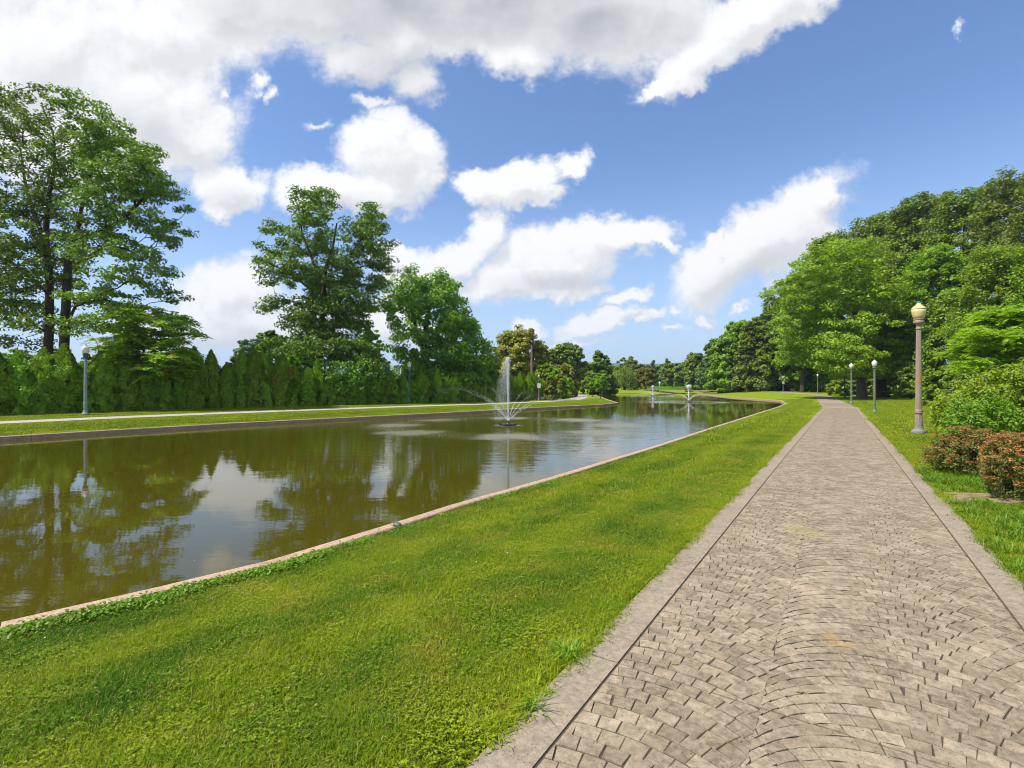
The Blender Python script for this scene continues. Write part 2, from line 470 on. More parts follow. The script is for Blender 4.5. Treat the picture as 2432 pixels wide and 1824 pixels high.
# ---------------------------------------------------------------- plan of the place
Zc, Zw = -0.28, -0.42
shore_px = [(0,1491),(300,1423),(622,1346),(932,1251),(1090,1200),(1330,1131),(1557,1061),(1700,1014),(1850,966),(1867,958.5),(1852,951),(1800,947.5),(1739,943.6),(1680,937.3)]
pond = [P(a, b, Zc)[:2] for a, b in shore_px]
pond += [np.array([x, y]) for x, y in ((50.5,139),(46,146),(38,151),(28,151),(21.5,147),(17.5,138))]
pond += [P(a, b, Zc)[:2] for a, b in [(1414,938.5),(1428,943),(1443,949)]]
tip = P(1464, 957, Zc)[:2]
pond += [tip + (0.25, 0.5), tip]
pond += [P(a, b, Zc)[:2] for a, b in [(1425,961),(1335,965),(1208,971.7),(1100,978),(858,990),(560,1005),(280,1021),(0,1038)]]
pdir = np.array([0.545, 0.838])
l0 = pond[-1]; r0 = pond[0]
pond += [l0 - pdir * 12 , l0 - pdir * 26 + (-2, 0), l0 - pdir * 30 + (4, -6), r0 - pdir * 24 + (-3, -2), r0 - pdir * 10]
pond = np.array(pond)
def poly_resample(P_, step, closed=True):
    out = []
    n = len(P_)
    for i in range(n if closed else n - 1):
        a, b = P_[i], P_[(i + 1) % n]
        k = max(1, int(np.linalg.norm(b - a) / step))
        for j in range(k): out.append(a + (b - a) * j / k)
    if not closed: out.append(P_[-1])
    return np.array(out)
def seg_dist(x, y, A, B):
    x = np.asarray(x, dtype=float).ravel(); y = np.asarray(y, dtype=float).ravel()
    best = np.full(len(x), 1e9)
    for a, b in zip(A, B):
        d = b - a; L = d @ d + 1e-12
        t = np.clip(((x - a[0]) * d[0] + (y - a[1]) * d[1]) / L, 0, 1)
        best = np.minimum(best, (x - a[0] - t * d[0]) ** 2 + (y - a[1] - t * d[1]) ** 2)
    return np.sqrt(best)
def inside(x, y, poly):
    x = np.asarray(x, dtype=float).ravel(); y = np.asarray(y, dtype=float).ravel()
    c = np.zeros(len(x), bool)
    n = len(poly)
    for i in range(n):
        a, b = poly[i], poly[(i + 1) % n]
        if a[1] == b[1]: continue
        m = ((a[1] > y) != (b[1] > y)) & (x < (b[0] - a[0]) * (y - a[1]) / (b[1] - a[1]) + a[0])
        c ^= m
    return c
def pond_d(x, y):
    d = seg_dist(x, y, pond, np.roll(pond, -1, axis=0))
    return np.where(inside(x, y, pond), -d, d)
# the paved path: centre line
Lseam = np.array([0.104, 2.12]); rnorm = np.array([0.838, -0.545]); HALF = 1.035; BAND = 0.235
C0 = Lseam + rnorm * HALF
ctrl = [C0 - pdir * 8] + [C0 + pdir * s for s in (0, 10, 20, 30, 40, 50)] + [np.array(p) for p in ((34.0,53.4),(40.2,64.0),(45.6,73.3),(50.0,81.0),(52.2,86.0),(53.1,91.0),(53.6,96.0),(54.0,101),(54.6,108),(54,120),(50,135),(42,160),(30,190))]
def catmull(c, per=12):
    c = np.array(c); out = []
    p = np.vstack([2 * c[0] - c[1], c, 2 * c[-1] - c[-2]])
    for i in range(1, len(p) - 2):
        for k in range(per):
            t = k / per
            out.append(0.5 * ((2 * p[i]) + (-p[i-1] + p[i+1]) * t + (2*p[i-1] - 5*p[i] + 4*p[i+1] - p[i+2]) * t*t + (-p[i-1] + 3*p[i] - 3*p[i+1] + p[i+2]) * t**3))
    out.append(p[-2]); return np.array(out)
cl = catmull(ctrl)
cl_s = np.concatenate([[0], np.cumsum(np.linalg.norm(np.diff(cl, axis=0), axis=1))]) - 8.0
cl_t = np.gradient(cl, axis=0); cl_t /= np.linalg.norm(cl_t, axis=1)[:, None]
def path_xy(s, q):
    """s metres along, q metres to the right of the left seam"""
    s = np.asarray(s, float); q = np.asarray(q, float) - HALF
    cx = np.interp(s, cl_s, cl[:, 0]); cy_ = np.interp(s, cl_s, cl[:, 1])
    tx = np.interp(s, cl_s, cl_t[:, 0]); ty = np.interp(s, cl_s, cl_t[:, 1])
    return cx + ty * q, cy_ - tx * q
def path_d(x, y): return seg_dist(x, y, cl[:-1:3], np.roll(cl[::3], -1, axis=0)[:len(cl[:-1:3])]) if False else seg_dist(x, y, cl[:-1], cl[1:])
# the footpath on the other bank: its near edge
near_edge = [P(a, b, z)[:2] for a, b, z in [(0,1007,-.05),(280,994,-.05),(560,982,-.05),(860,971.5,-.08),(1160,961.5,-.12),(1260,957.0,-.18),(1317,954.0,-.2),(1353,951.3,-.24),(1380,949.5,-.25)]]
near_edge = [near_edge[0] - (near_edge[1] - near_edge[0]) / np.linalg.norm(near_edge[1] - near_edge[0]) * 26] + near_edge
near_edge += [np.array(p) for p in ((12.4,84.0),(14.0,92),(15.4,104),(17.0,118),(16.5,136),(13,160))]
lp = catmull(near_edge, 6)
lt = np.gradient(lp, axis=0); lt /= np.linalg.norm(lt, axis=1)[:, None]
lpL = lp + np.stack([-lt[:, 1], lt[:, 0]], 1) * 2.1
lpC = (lp + lpL) / 2
def lpath_d(x, y): return seg_dist(x, y, lpC[:-1], lpC[1:])
def base_h(x, y):
    x = np.asarray(x, float); y = np.asarray(y, float)
    zr = np.interp(y, [-40, 0, 10, 20, 30, 40, 50, 60, 70, 80, 86, 91, 96, 101, 110, 135, 400], [0, 0, -.03, -.09, -.17, -.23, -.24, -.20, -.12, 0, .10, .23, .36, .49, .56, .60, .60])
    zl = np.interp(y, [-40, 0, 45, 60, 100, 160, 400], [-.05, -.05, -.08, -.2, -.25, -.1, .2])
    q = (x - Lseam[0]) * rnorm[0] + (y - Lseam[1]) * rnorm[1]
    xb = np.interp(y, [-40, 0, 20, 57, 112, 150, 400], [-25, -12, -5, 18, 28, 30, 30])
    wgt = np.clip((xb - x) / 4 + .5, 0, 1) * np.clip((175 - y) / 40, 0, 1)
    z = zr * (1 - wgt) + zl * wgt
    rise = np.clip(q - 3.2, 0, 200)
    return z + np.minimum(rise * 0.022, 0.75) * np.clip(y / 14, 0, 1) * np.clip((170 - y) / 60, 0.0, 1)
def ground_z(x, y):
    dp = pond_d(x, y)
    B = base_h(np.asarray(x).ravel(), np.asarray(y).ravel())
    t = np.clip((dp - 0.15) / (3.2 + np.clip((np.asarray(y, float).ravel() - 50) / 6, 0, 8)), 0, 1); t = t * t * (3 - 2 * t)
    return (Zc - 0.012) * (1 - t) + B * t
def gz(x, y): return float(ground_z(np.array([x]), np.array([y]))[0])
def hit(px_, py_, dmin=4, dmax=400):
    """where the ray through a pixel meets the ground"""
    ds = np.geomspace(dmin, dmax, 3000)
    X = (px_ - W / 2) / FPX * ds; Z = EYE - (py_ - HOR) * ds / FPX
    g_ = ground_z(X, ds); k = np.argmax(Z <= g_)
    if not (Z <= g_).any(): k = len(ds) - 1
    return np.array([X[k], ds[k], g_[k]])

# ================================================================ setting
# ground: one sheet with the pond cut out, out to the horizon
pond_rs = poly_resample(pond, 1.5)
pts = [tuple(p) for p in pond_rs]; edges = [(i, (i + 1) % len(pts)) for i in range(len(pts))]
def add_grid(x0, x1, y0, y1, step, jitter=0.25):
    xs, ys = np.meshgrid(np.arange(x0, x1, step), np.arange(y0, y1, step))
    xs = xs.ravel() + rng.uniform(-jitter, jitter, xs.size) * step; ys = ys.ravel() + rng.uniform(-jitter, jitter, ys.size) * step
    return np.stack([xs, ys], 1)
gp_ = np.vstack([add_grid(-8, 16, -4, 20, 0.6), add_grid(-40, 60, -30, 100, 2.2), add_grid(-140, 200, -60, 260, 9), add_grid(20, 80, 75, 115, 2.6), add_grid(-30, 100, 95, 200, 3.5)])
cl_k = cl[::2]; cl_n = np.stack([cl_t[::2, 1], -cl_t[::2, 0]], 1)
gp_ = np.vstack([gp_] + [cl_k + cl_n * o_ for o_ in (-1.4, 0, 1.4)] + [lp[::2], lpL[::2], lpC[::2]])
dd = np.abs(pond_d(gp_[:, 0], gp_[:, 1]))
gp_ = gp_[dd > 0.3]
pts += [tuple(p) for p in gp_]
for rad, n in ((420, 40), (900, 40), (2200, 48), (9000, 48)):
    pts += [(rad * math.cos(2*math.pi*k/n), rad * math.sin(2*math.pi*k/n) + 60) for k in range(n)]
vo, eo, fo, *_ = geometry.delaunay_2d_cdt([Vector(p) for p in pts], edges, [], 0, 0.0005)
vo = np.array([tuple(v) for v in vo]); fo = np.array([f for f in fo if len(f) == 3])
cen = vo[fo].mean(axis=1)
fo = fo[~inside(cen[:, 0], cen[:, 1], pond)]
zz_ = ground_z(vo[:, 0], vo[:, 1])
far = np.hypot(vo[:, 0], vo[:, 1]) > 600
zz_[far] = 0.2
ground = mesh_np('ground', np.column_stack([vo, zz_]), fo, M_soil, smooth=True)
tag(ground, kind='structure')

# water
m_water, t, b, o = mat('pond_water')
geo_ = t.node('ShaderNodeNewGeometry'); pos = geo_.outputs['Position']
FOUNT = [(P(1207, 1010, Zw), 3.55, 6.6), (P(1636, 955, Zw), 2.15, 4.7), (P(1551, 941, Zw), 2.1, 4.3)]
ringm = None; agit = None
nz, _ = t.noise(pos, 0.9, 4, 0.6)
for (fp, fh, fr) in FOUNT:
    d = t.vmath('LENGTH', t.vmath('MULTIPLY', t.vmath('SUBTRACT', pos, tuple(fp)), (1, 1, 0)))
    dn = t.math('ADD', d, t.math('MULTIPLY', t.math('SUBTRACT', nz, 0.5), 2.4))
    r_ = t.math('MULTIPLY', t.maprange(dn, fr * 0.55, fr * 0.85, 0, 1, True), t.maprange(dn, fr * 0.95, fr * 1.18, 1, 0, True))
    # the spray comes down in sectors, one under each jet
    sp_ = t.node('ShaderNodeSeparateXYZ'); t.l.new(t.vmath('SUBTRACT', pos, tuple(fp)), sp_.inputs[0])
    ang = t.math('ARCTAN2', sp_.outputs[1], sp_.outputs[0])
    sec = t.maprange(t.math('COSINE', t.math('MULTIPLY', ang, 8.0)), -0.6, 0.7, 0.25 if fr > 6 else 0.7, 1.0, True)
    r_ = t.math('MULTIPLY', r_, sec)
    if fr < 6: r_ = t.math('MULTIPLY', r_, 0.8)
    core = t.maprange(d, 0.25, 1.1, 0.9, 0, True)
    r_ = t.math('MAXIMUM', r_, core)
    ag = t.maprange(d, fr * 0.6, fr * 2.6, 1.0, 0.0, True)
    ringm = r_ if ringm is None else t.math('MAXIMUM', ringm, r_)
    agit = ag if agit is None else t.math('MAXIMUM', agit, ag)
fine, _ = t.noise(pos, 9.0, 4, 0.7)
foam = t.math('MULTIPLY', ringm, t.maprange(fine, 0.25, 0.75, 0.65, 1.0))
mu, _ = t.noise(pos, 0.25, 3, 0.5)
wc = t.mix(mu, (0.060, 0.049, 0.0030), (0.050, 0.045, 0.0035))
wc = t.mix(t.math('MULTIPLY', foam, 0.5), wc, (0.27, 0.26, 0.18))
vs = t.node('ShaderNodeTexVoronoi'); t.l.new(pos, vs.inputs['Vector']); vs.inputs['Scale'].default_value = 1.9
vr, _ = t.noise(pos, 0.5, 2, 0.5)
speck = t.math('MULTIPLY', t.math('LESS_THAN', vs.outputs['Distance'], 0.02), t.math('GREATER_THAN', vr, 0.5))
wc = t.mix(speck, wc, (0.45, 0.42, 0.28))
t.l.new(wc, b.inputs['Base Color'])
b.inputs['IOR'].default_value = 1.36
t.l.new(t.math('ADD', t.math('MULTIPLY', foam, 0.38), 0.025), b.inputs['Roughness'])
st_ = t.mapping(pos, rot=(0, 0, R(-14)), scale=(0.42, 1.0, 1.0))
w1, _ = t.noise(st_, 2.4, 3, 0.55); w2, _ = t.noise(st_, 8.0, 3, 0.6); w3, _ = t.noise(pos, 0.5, 2, 0.5)
hgt = t.math('ADD', t.math('MULTIPLY', w1, 0.030), t.math('MULTIPLY', w2, 0.0065))
amp = t.math('ADD', 0.085, t.math('MULTIPLY', agit, 0.95))
amp = t.math('ADD', amp, t.maprange(w3, 0.45, 0.7, 0, 0.12))
hgt = t.math('MULTIPLY', hgt, amp)
hgt = t.math('ADD', hgt, t.math('MULTIPLY', foam, t.math('MULTIPLY', fine, 0.03)))
bp = t.node('ShaderNodeBump'); bp.inputs['Strength'].default_value = 0.55; bp.inputs['Distance'].default_value = 1.0
t.l.new(hgt, bp.inputs['Height']); t.l.new(bp.outputs[0], b.inputs['Normal'])
wv_, _, wf, *_ = geometry.delaunay_2d_cdt([Vector(p) for p in pond], [(i, (i + 1) % len(pond)) for i in range(len(pond))], [], 1, 0.0005)
wv_ = np.array([tuple(v) for v in wv_]); wf = np.array([f for f in wf if len(f) == 3])
water = mesh_np('pond_water', np.column_stack([wv_, np.full(len(wv_), Zw)]), wf, m_water)
tag(water, kind='structure')

# coping: a kerb round the pond, one slab at a time
def sweep(pts_, prof, closed_ends=True):
    """pts_ Nx2 centre line with z, prof rows (offset to the left, z)"""
    pts_ = np.asarray(pts_, float); n = len(pts_)
    d = np.gradient(pts_[:, :2], axis=0); d /= np.linalg.norm(d, axis=1)[:, None]
    nn = np.stack([-d[:, 1], d[:, 0]], 1)
    V = []
    for i in range(n):
        for (o_, z) in prof: V.append((pts_[i, 0] + nn[i, 0] * o_, pts_[i, 1] + nn[i, 1] * o_, pts_[i, 2] + z))
    m = len(prof); F = []
    for i in range(n - 1):
        for k in range(m):
            k2 = (k + 1) % m
            F.append((i*m + k, i*m + k2, (i+1)*m + k2, (i+1)*m + k))
    V = np.array(V)
    return V, np.array(F)[:, ::-1], m, n
def capped(V, F, m, n):
    a = [(0, k, k + 1) for k in range(1, m - 1)]; e = (n - 1) * m
    c = [(e, e + k + 1, e + k) for k in range(1, m - 1)]
    return V, [F, np.array(a + c)]
edging = thing('pond_coping', (0, 0, 0)); tag(edging, kind='structure')
ring = poly_resample(pond, 0.5)
ring = np.vstack([ring, ring[:1]])
rs = np.concatenate([[0], np.cumsum(np.linalg.norm(np.diff(ring, axis=0), axis=1))])
step = 6.1
sgn = 1.0 if np.sum(ring[:-1, 0] * ring[1:, 1] - ring[1:, 0] * ring[:-1, 1]) > 0 else -1.0
k = 0.0
while k < rs[-1] - 0.2:
    e = min(k + step, rs[-1])
    ss_ = np.linspace(k + 0.006, e - 0.006, 7)
    cx = np.interp(ss_, rs, ring[:, 0]); cyy = np.interp(ss_, rs, ring[:, 1])
    jz = rng.uniform(-0.003, 0.003); tilt = rng.uniform(-0.004, 0.004, 1)[0]
    c3 = np.column_stack([cx, cyy, np.full(7, Zc + 0.02 + jz) + np.linspace(0, tilt, 7)])
    A, B_ = 0.075 * sgn, -0.10 * sgn
    prof = [(A, -0.45), (A, -0.02), (A - 0.015 * sgn, 0), (B_ + 0.015 * sgn, 0), (B_, -0.015), (B_, -0.2)]
    if sgn < 0: prof = prof[::-1]
    V, F, m_, n_ = sweep(c3, prof)
    V, F = capped(V, F, m_, n_)
    ob = mesh_np('coping_slab', V, F, M_coping, edging)
    k = e

# paved path
def path_z(s, q, lift):
    x, y = path_xy(s, q); return x, y, base_h(x, y) + lift
walkroot = thing('paved_path', (0, 0, 0)); tag(walkroot, kind='structure')
def strip(name, s0, s1, q0, q1, lift, matr, nq=2, ds=0.5, skirt=0.12, parent=None, jag=0.0):
    n = max(2, int((s1 - s0) / ds) + 1)
    s_ = np.linspace(s0, s1, n); qs = np.linspace(q0, q1, nq + 1)
    rows = []
    for j, q in enumerate(qs):
        x, y, z = path_z(s_, np.full(n, q), lift); rows.append(np.stack([x, y, z], 1))
    V = np.concatenate(rows); F = []
    for j in range(nq):
        for i in range(n - 1): F.append((j*n + i, (j+1)*n + i, (j+1)*n + i + 1, j*n + i + 1))
    base_n = len(V)
    loop = [i for i in range(n)] + [j*n + n - 1 for j in range(1, nq + 1)] + [nq*n + i for i in range(n - 2, -1, -1)] + [j*n for j in range(nq - 1, 0, -1)]
    B_ = V[loop].copy(); B_[:, 2] -= skirt
    V = np.concatenate([V, B_]); L = len(loop)
    for i in range(L):
        i2 = (i + 1) % L
        F.append((loop[i2], loop[i], base_n + i, base_n + i2))
    return mesh_np(name, V, np.array(F), matr, parent)
SEND = 222.0; STONE_END = 48.0
bed = strip('mortar_bed', -7.5, STONE_END, -BAND + 0.01, 2 * HALF + BAND - 0.01, 0.0125, M_joint, 4, 0.7, parent=walkroot)
JOINT0, JOINT = 0.93, 3.05    # expansion joints
js = [JOINT0 + JOINT * i for i in range(-3, 75)]
js = [j for j in js if -7.5 < j < SEND]
edges_s = [-7.5] + js + [SEND]
for a, c in zip(edges_s[:-1], edges_s[1:]):
    if a >= 130: break
    strip('edge_slab', a + 0.006, c - 0.006, -BAND, -0.008, 0.020, M_band, 1, 0.8, parent=walkroot)
    strip('edge_slab', a + 0.006, c - 0.006, 2*HALF + 0.008, 2*HALF + BAND, 0.020, M_band, 1, 0.8, parent=walkroot)
    if a >= STONE_END - 2: strip('path_slab', max(a, STONE_END) + 0.006, c - 0.006, 0, 2*HALF, 0.020, M_stone, 2, 0.8, parent=walkroot)
strip('path_slab', 130.2, SEND, -BAND, 2*HALF + BAND, 0.020, M_stone, 2, 2.0, parent=walkroot)

def clip(poly, ax, val, keep_less):
    out = []
    n = len(poly)
    for i in range(n):
        a, b = poly[i], poly[(i + 1) % n]
        ia = (a[ax] <= val) if keep_less else (a[ax] >= val); ib = (b[ax] <= val) if keep_less else (b[ax] >= val)
        if ia: out.append(a)
        if ia != ib:
            t = (val - a[ax]) / (b[ax] - a[ax]); out.append((a[0] + (b[0]-a[0])*t, a[1] + (b[1]-a[1])*t))
    return out
stones = []
ROW, WST = 0.094, 0.104
def prof_l(p): return -0.50 * (p - 0.28) ** 2 - 1.1 * max(0, p - .5) ** 3
def prof_r(p):
    o = p - 1.37
    Rr = 0.70 if o < 0 else 0.98
    return math.sqrt(max(Rr * Rr - o * o, 1e-4)) - Rr
COLS = [(-0.10, 0.739, prof_l, 0.0), (0.733, 2.12, prof_r, 0.035)]
for (p0, p1, pf, off0) in COLS:
    # points at equal steps along the arc, with the slope of the arc there
    fp = np.linspace(p0, p1, 400); ff = np.array([pf(p) for p in fp])
    al = np.concatenate([[0], np.cumsum(np.hypot(np.diff(fp), np.diff(ff)))])
    nrow = int((STONE_END + 8.5) / ROW)
    for r in range(nrow):
        s0 = -7.9 + r * ROW + off0 + rng.normal(0, 0.0025)
        ph = (r % 2) * 0.5 * WST + rng.normal(0, 0.010)
        cuts = np.arange(ph - WST, al[-1] + WST, WST); cuts = cuts + rng.normal(0, 0.004, len(cuts)); cuts = np.clip(cuts, 0, al[-1])
        for a0, a1 in zip(cuts[:-1], cuts[1:]):
            if a1 - a0 < 0.022: continue
            us = [float(np.interp(a_, al, fp)) for a_ in (a0, (a0 + a1) / 2, a1)]
            if us[2] < 0 or us[0] > 2 * HALF: continue
            fv = [pf(u) for u in us]; sl = [(pf(u + .002) - pf(u - .002)) / .004 for u in us]
            pu = [min(max(u - q_ * ROW / (1 + q_ * q_), p0), p1) for u, q_ in zip(us, sl)]
            gap = float(np.clip(rng.normal(0.0018, 0.0011), 0.0005, 0.005))
            low = [(s0 + f_, u) for f_, u in zip(fv, us)]; top = [(s0 + ROW + pf(u), u) for u in pu]
            # mortar gap, irregular
            sh = rng.normal(0, 0.0028, 12)
            lowi = [(low[i][0] + gap + abs(sh[i]) * 0.6, low[i][1] + (gap if i == 0 else -gap if i == 2 else 0) + sh[i + 3]) for i in range(3)]
            topi = [(top[i][0] - gap - abs(sh[i + 6]) * 0.6, top[i][1] + (gap if i == 0 else -gap if i == 2 else 0) + sh[i + 9]) for i in range(3)]
            poly = lowi + topi[::-1] if s0 < 9 else [lowi[0], lowi[2], topi[2], topi[0]]
            poly = clip(poly, 1, 0.006, False); 
            if len(poly) > 2: poly = clip(poly, 1, 2 * HALF - 0.006, True)
            if len(poly) < 3: continue
            smin = min(p[0] for p in poly); smax = max(p[0] for p in poly)
            for jc in range(int(math.floor((smin - JOINT0) / JOINT)), int(math.floor((smax - JOINT0) / JOINT)) + 1):
                cell = JOINT0 + jc * JOINT
                pp = clip(poly, 0, cell + 0.005, False)
                if len(pp) > 2: pp = clip(pp, 0, cell + JOINT - 0.005, True)
                if len(pp) < 3: continue
                A = 0.5 * abs(sum(pp[i][0]*pp[(i+1)%len(pp)][1] - pp[(i+1)%len(pp)][0]*pp[i][1] for i in range(len(pp))))
                if A < 0.00025: continue
                cs = sum(p[0] for p in pp) / len(pp)
                if cs > STONE_END - 0.1: continue
                stones.append((pp, cs))
def stone_geo(poly, cs):
    pl = np.array(poly); c = pl.mean(axis=0)
    ins = c + (pl - c) * 0.95
    h = 0.0190 + rng.normal(0, 0.0008)
    x1, y1, z1 = path_z(pl[:, 0], pl[:, 1], h - 0.0030); x0, y0, z0 = path_z(pl[:, 0], pl[:, 1], -0.01)
    x2, y2, z2 = path_z(ins[:, 0], ins[:, 1], h)
    n = len(pl)
    if cs > 9.0:
        V = np.concatenate([np.stack([x0, y0, z0], 1), np.stack([x1, y1, z1 + .0025], 1)])
        return V, [np.array([(i, i + n, (i+1) % n + n, (i+1) % n) for i in range(n)]), np.array([(n, n + i + 1, n + i) for i in range(1, n - 1)])]
    V = np.concatenate([np.stack([x0, y0, z0], 1), np.stack([x1, y1, z1], 1), np.stack([x2, y2, z2], 1)])
    F = []
    for i in range(n):
        j = (i + 1) % n
        F.append((i, i + n, j + n, j)); F.append((i + n, i + 2*n, j + 2*n, j + n))
    T = [(2*n, 2*n + i + 1, 2*n + i) for i in range(1, n - 1)]
    return V, [np.array(F), np.array(T)]
def proj(x, y, z):
    return W/2 + FPX * x / y, HOR - FPX * (z - EYE) / y
vis = []
for i, (poly, cs) in enumerate(stones):
    c = np.mean(poly, axis=0); x, y = path_xy(c[0], c[1])
    if y < 0.5: vis.append(-1); continue
    u, v = proj(float(x), float(y), 0.0)
    pl = np.array(poly); ext = min(np.ptp(pl[:, 0]), np.ptp(pl[:, 1]))
    vis.append(ext * 100 / (x*x + y*y) if (-20 < u < W + 20 and v < H + 15 and ext > 0.02) else -1)
order = np.argsort(-np.array(vis))
big = set(order[:298].tolist())
rest = []
for i, (poly, cs) in enumerate(stones):
    gme = stone_geo(poly, cs)
    if i in big: mesh_np('paving_stone', gme[0], gme[1], M_stone, walkroot)
    else: rest.append(gme)
gr_, gf_ = join_geo(rest)
ob = mesh_np('paving_stone', gr_, gf_, M_stone, walkroot); tag(ob, kind='stuff')

# footpath on the far bank
lroot = thing('footpath', (0, 0, 0)); tag(lroot, kind='structure')
seg = np.concatenate([[0], np.cumsum(np.linalg.norm(np.diff(lp, axis=0), axis=1))])
k = 0.0
while k < seg[-1] - 1:
    e = min(k + (2.4 if k < 90 else 12), seg[-1])
    q = np.linspace(k + 0.01, e - 0.01, 4)
    a = np.stack([np.interp(q, seg, lp[:, 0]), np.interp(q, seg, lp[:, 1])], 1); c = np.stack([np.interp(q, seg, lpL[:, 0]), np.interp(q, seg, lpL[:, 1])], 1)
    za = ground_z(a[:, 0], a[:, 1]) + 0.03; zc = ground_z(c[:, 0], c[:, 1]) + 0.03
    V = np.concatenate([np.column_stack([a, za]), np.column_stack([c, zc]), np.column_stack([a, za - .1]), np.column_stack([c, zc - .1])])
    F = [(i, i+1, 5+i, 4+i) for i in range(3)] + [(8+i, 9+i, i+1, i) for i in range(3)] + [(4+i, 5+i, 13+i, 12+i) for i in range(3)] + [(0, 4, 12, 8), (3, 11, 15, 7)]
    mesh_np('path_slab', V, np.array(F), M_walk, lroot)
    k = e

# little brick apron beside the path, half overgrown
broot = thing('brick_apron', (0, 0, 0)); tag(broot, kind='structure')
bme = None
o0 = np.array([5.72, 7.62]); ux = np.array([math.cos(R(-6)), math.sin(R(-6))]); uy = np.array([-ux[1], ux[0]])
for r in range(6):
    for c in range(14):
        p = o0 + ux * (c * 0.212 + (r % 2) * 0.106) - uy * (r * 0.112)
        q = (p - Lseam) @ rnorm
        if q < 2 * HALF + BAND + 0.11: continue
        if rng.random() < 0.06: continue
        v, f = box_geo(0, 0, 0, 0.2, 0.1, 0.05)
        if bme is None:
            ob = mesh_np('brick', v, f, M_brick, broot); bme = ob.data
        else:
            ob = bpy.data.objects.new('brick', bme); COL.objects.link(ob); ob.parent = broot
        ob.location = (p[0], p[1], gz(p[0], p[1]) + 0.008 + rng.normal(0, 0.003)); ob.rotation_euler = (rng.normal(0, .015), rng.normal(0, .015), R(-6) + rng.normal(0, .02))

# ================================================================ lawn blades (nobody could count them)
def blades(n, rad, hgt, wid, lean=0.5, kind='blade', seed=1):
    r_ = np.random.default_rng(seed)
    a = r_.uniform(0, 2*math.pi, n); rr = rad * np.sqrt(r_.uniform(0, 1, n))
    bx, by = rr*np.cos(a), rr*np.sin(a)
    th = r_.uniform(0, 2*math.pi, n); h = hgt * r_.uniform(0.45, 1.25, n); wd = wid * r_.uniform(0.7, 1.3, n)
    ln = lean * r_.uniform(0.2, 1.3, n)
    dx_, dy_ = np.cos(th), np.sin(th); sx, sy = -dy_, dx_
    tilt1 = ln * 0.35 * h; tilt2 = ln * h
    V = np.empty((n, 5, 3))
    V[:,0] = np.stack([bx - sx*wd/2, by - sy*wd/2, np.full(n, -0.01)], 1)
    V[:,1] = np.stack([bx + sx*wd/2, by + sy*wd/2, np.full(n, -0.01)], 1)
    mx_, my_ = bx + dx_*tilt1, by + dy_*tilt1
    V[:,2] = np.stack([mx_ + sx*wd*.42, my_ + sy*wd*.42, h*0.6], 1)
    V[:,3] = np.stack([mx_ - sx*wd*.42, my_ - sy*wd*.42, h*0.6], 1)
    V[:,4] = np.stack([bx + dx_*tilt2, by + dy_*tilt2, h * (1 - 0.25*ln)], 1)
    i = np.arange(n)[:, None] * 5
    Q = (i + np.array([[0, 1, 2, 3]])); T = (i + np.array([[3, 2, 4]]))
    return V.reshape(-1, 3), [Q, T]
def clover(n, rad, seed):
    r_ = np.random.default_rng(seed)
    a = r_.uniform(0, 2*math.pi, n); rr = rad * np.sqrt(r_.uniform(0, 1, n)); c = np.stack([rr*np.cos(a), rr*np.sin(a), r_.uniform(0.015, 0.04, n)], 1)
    V, F = [], []
    s = r_.uniform(0.0035, 0.0065, n)
    for k in range(3):
        ph = r_.uniform(0, 6.28, n) + k * 2.09
        o1 = np.stack([np.cos(ph), np.sin(ph), r_.uniform(-.3, .5, n)], 1); o2 = np.stack([-np.sin(ph), np.cos(ph), r_.uniform(-.3, .3, n)], 1)
        q = np.stack([c, c + s[:,None]*(o1*1.0 + o2*.8), c + s[:,None]*o1*2.0, c + s[:,None]*(o1*1.0 - o2*.8)], 1)
        V.append(q)
    V = np.concatenate(V).reshape(-1, 3)
    return V, [np.arange(len(V)).reshape(-1, 4)]
def src(name, geo_, matr):
    ob = mesh_np(name, geo_[0], geo_[1], matr); COL.objects.unlink(ob); return ob
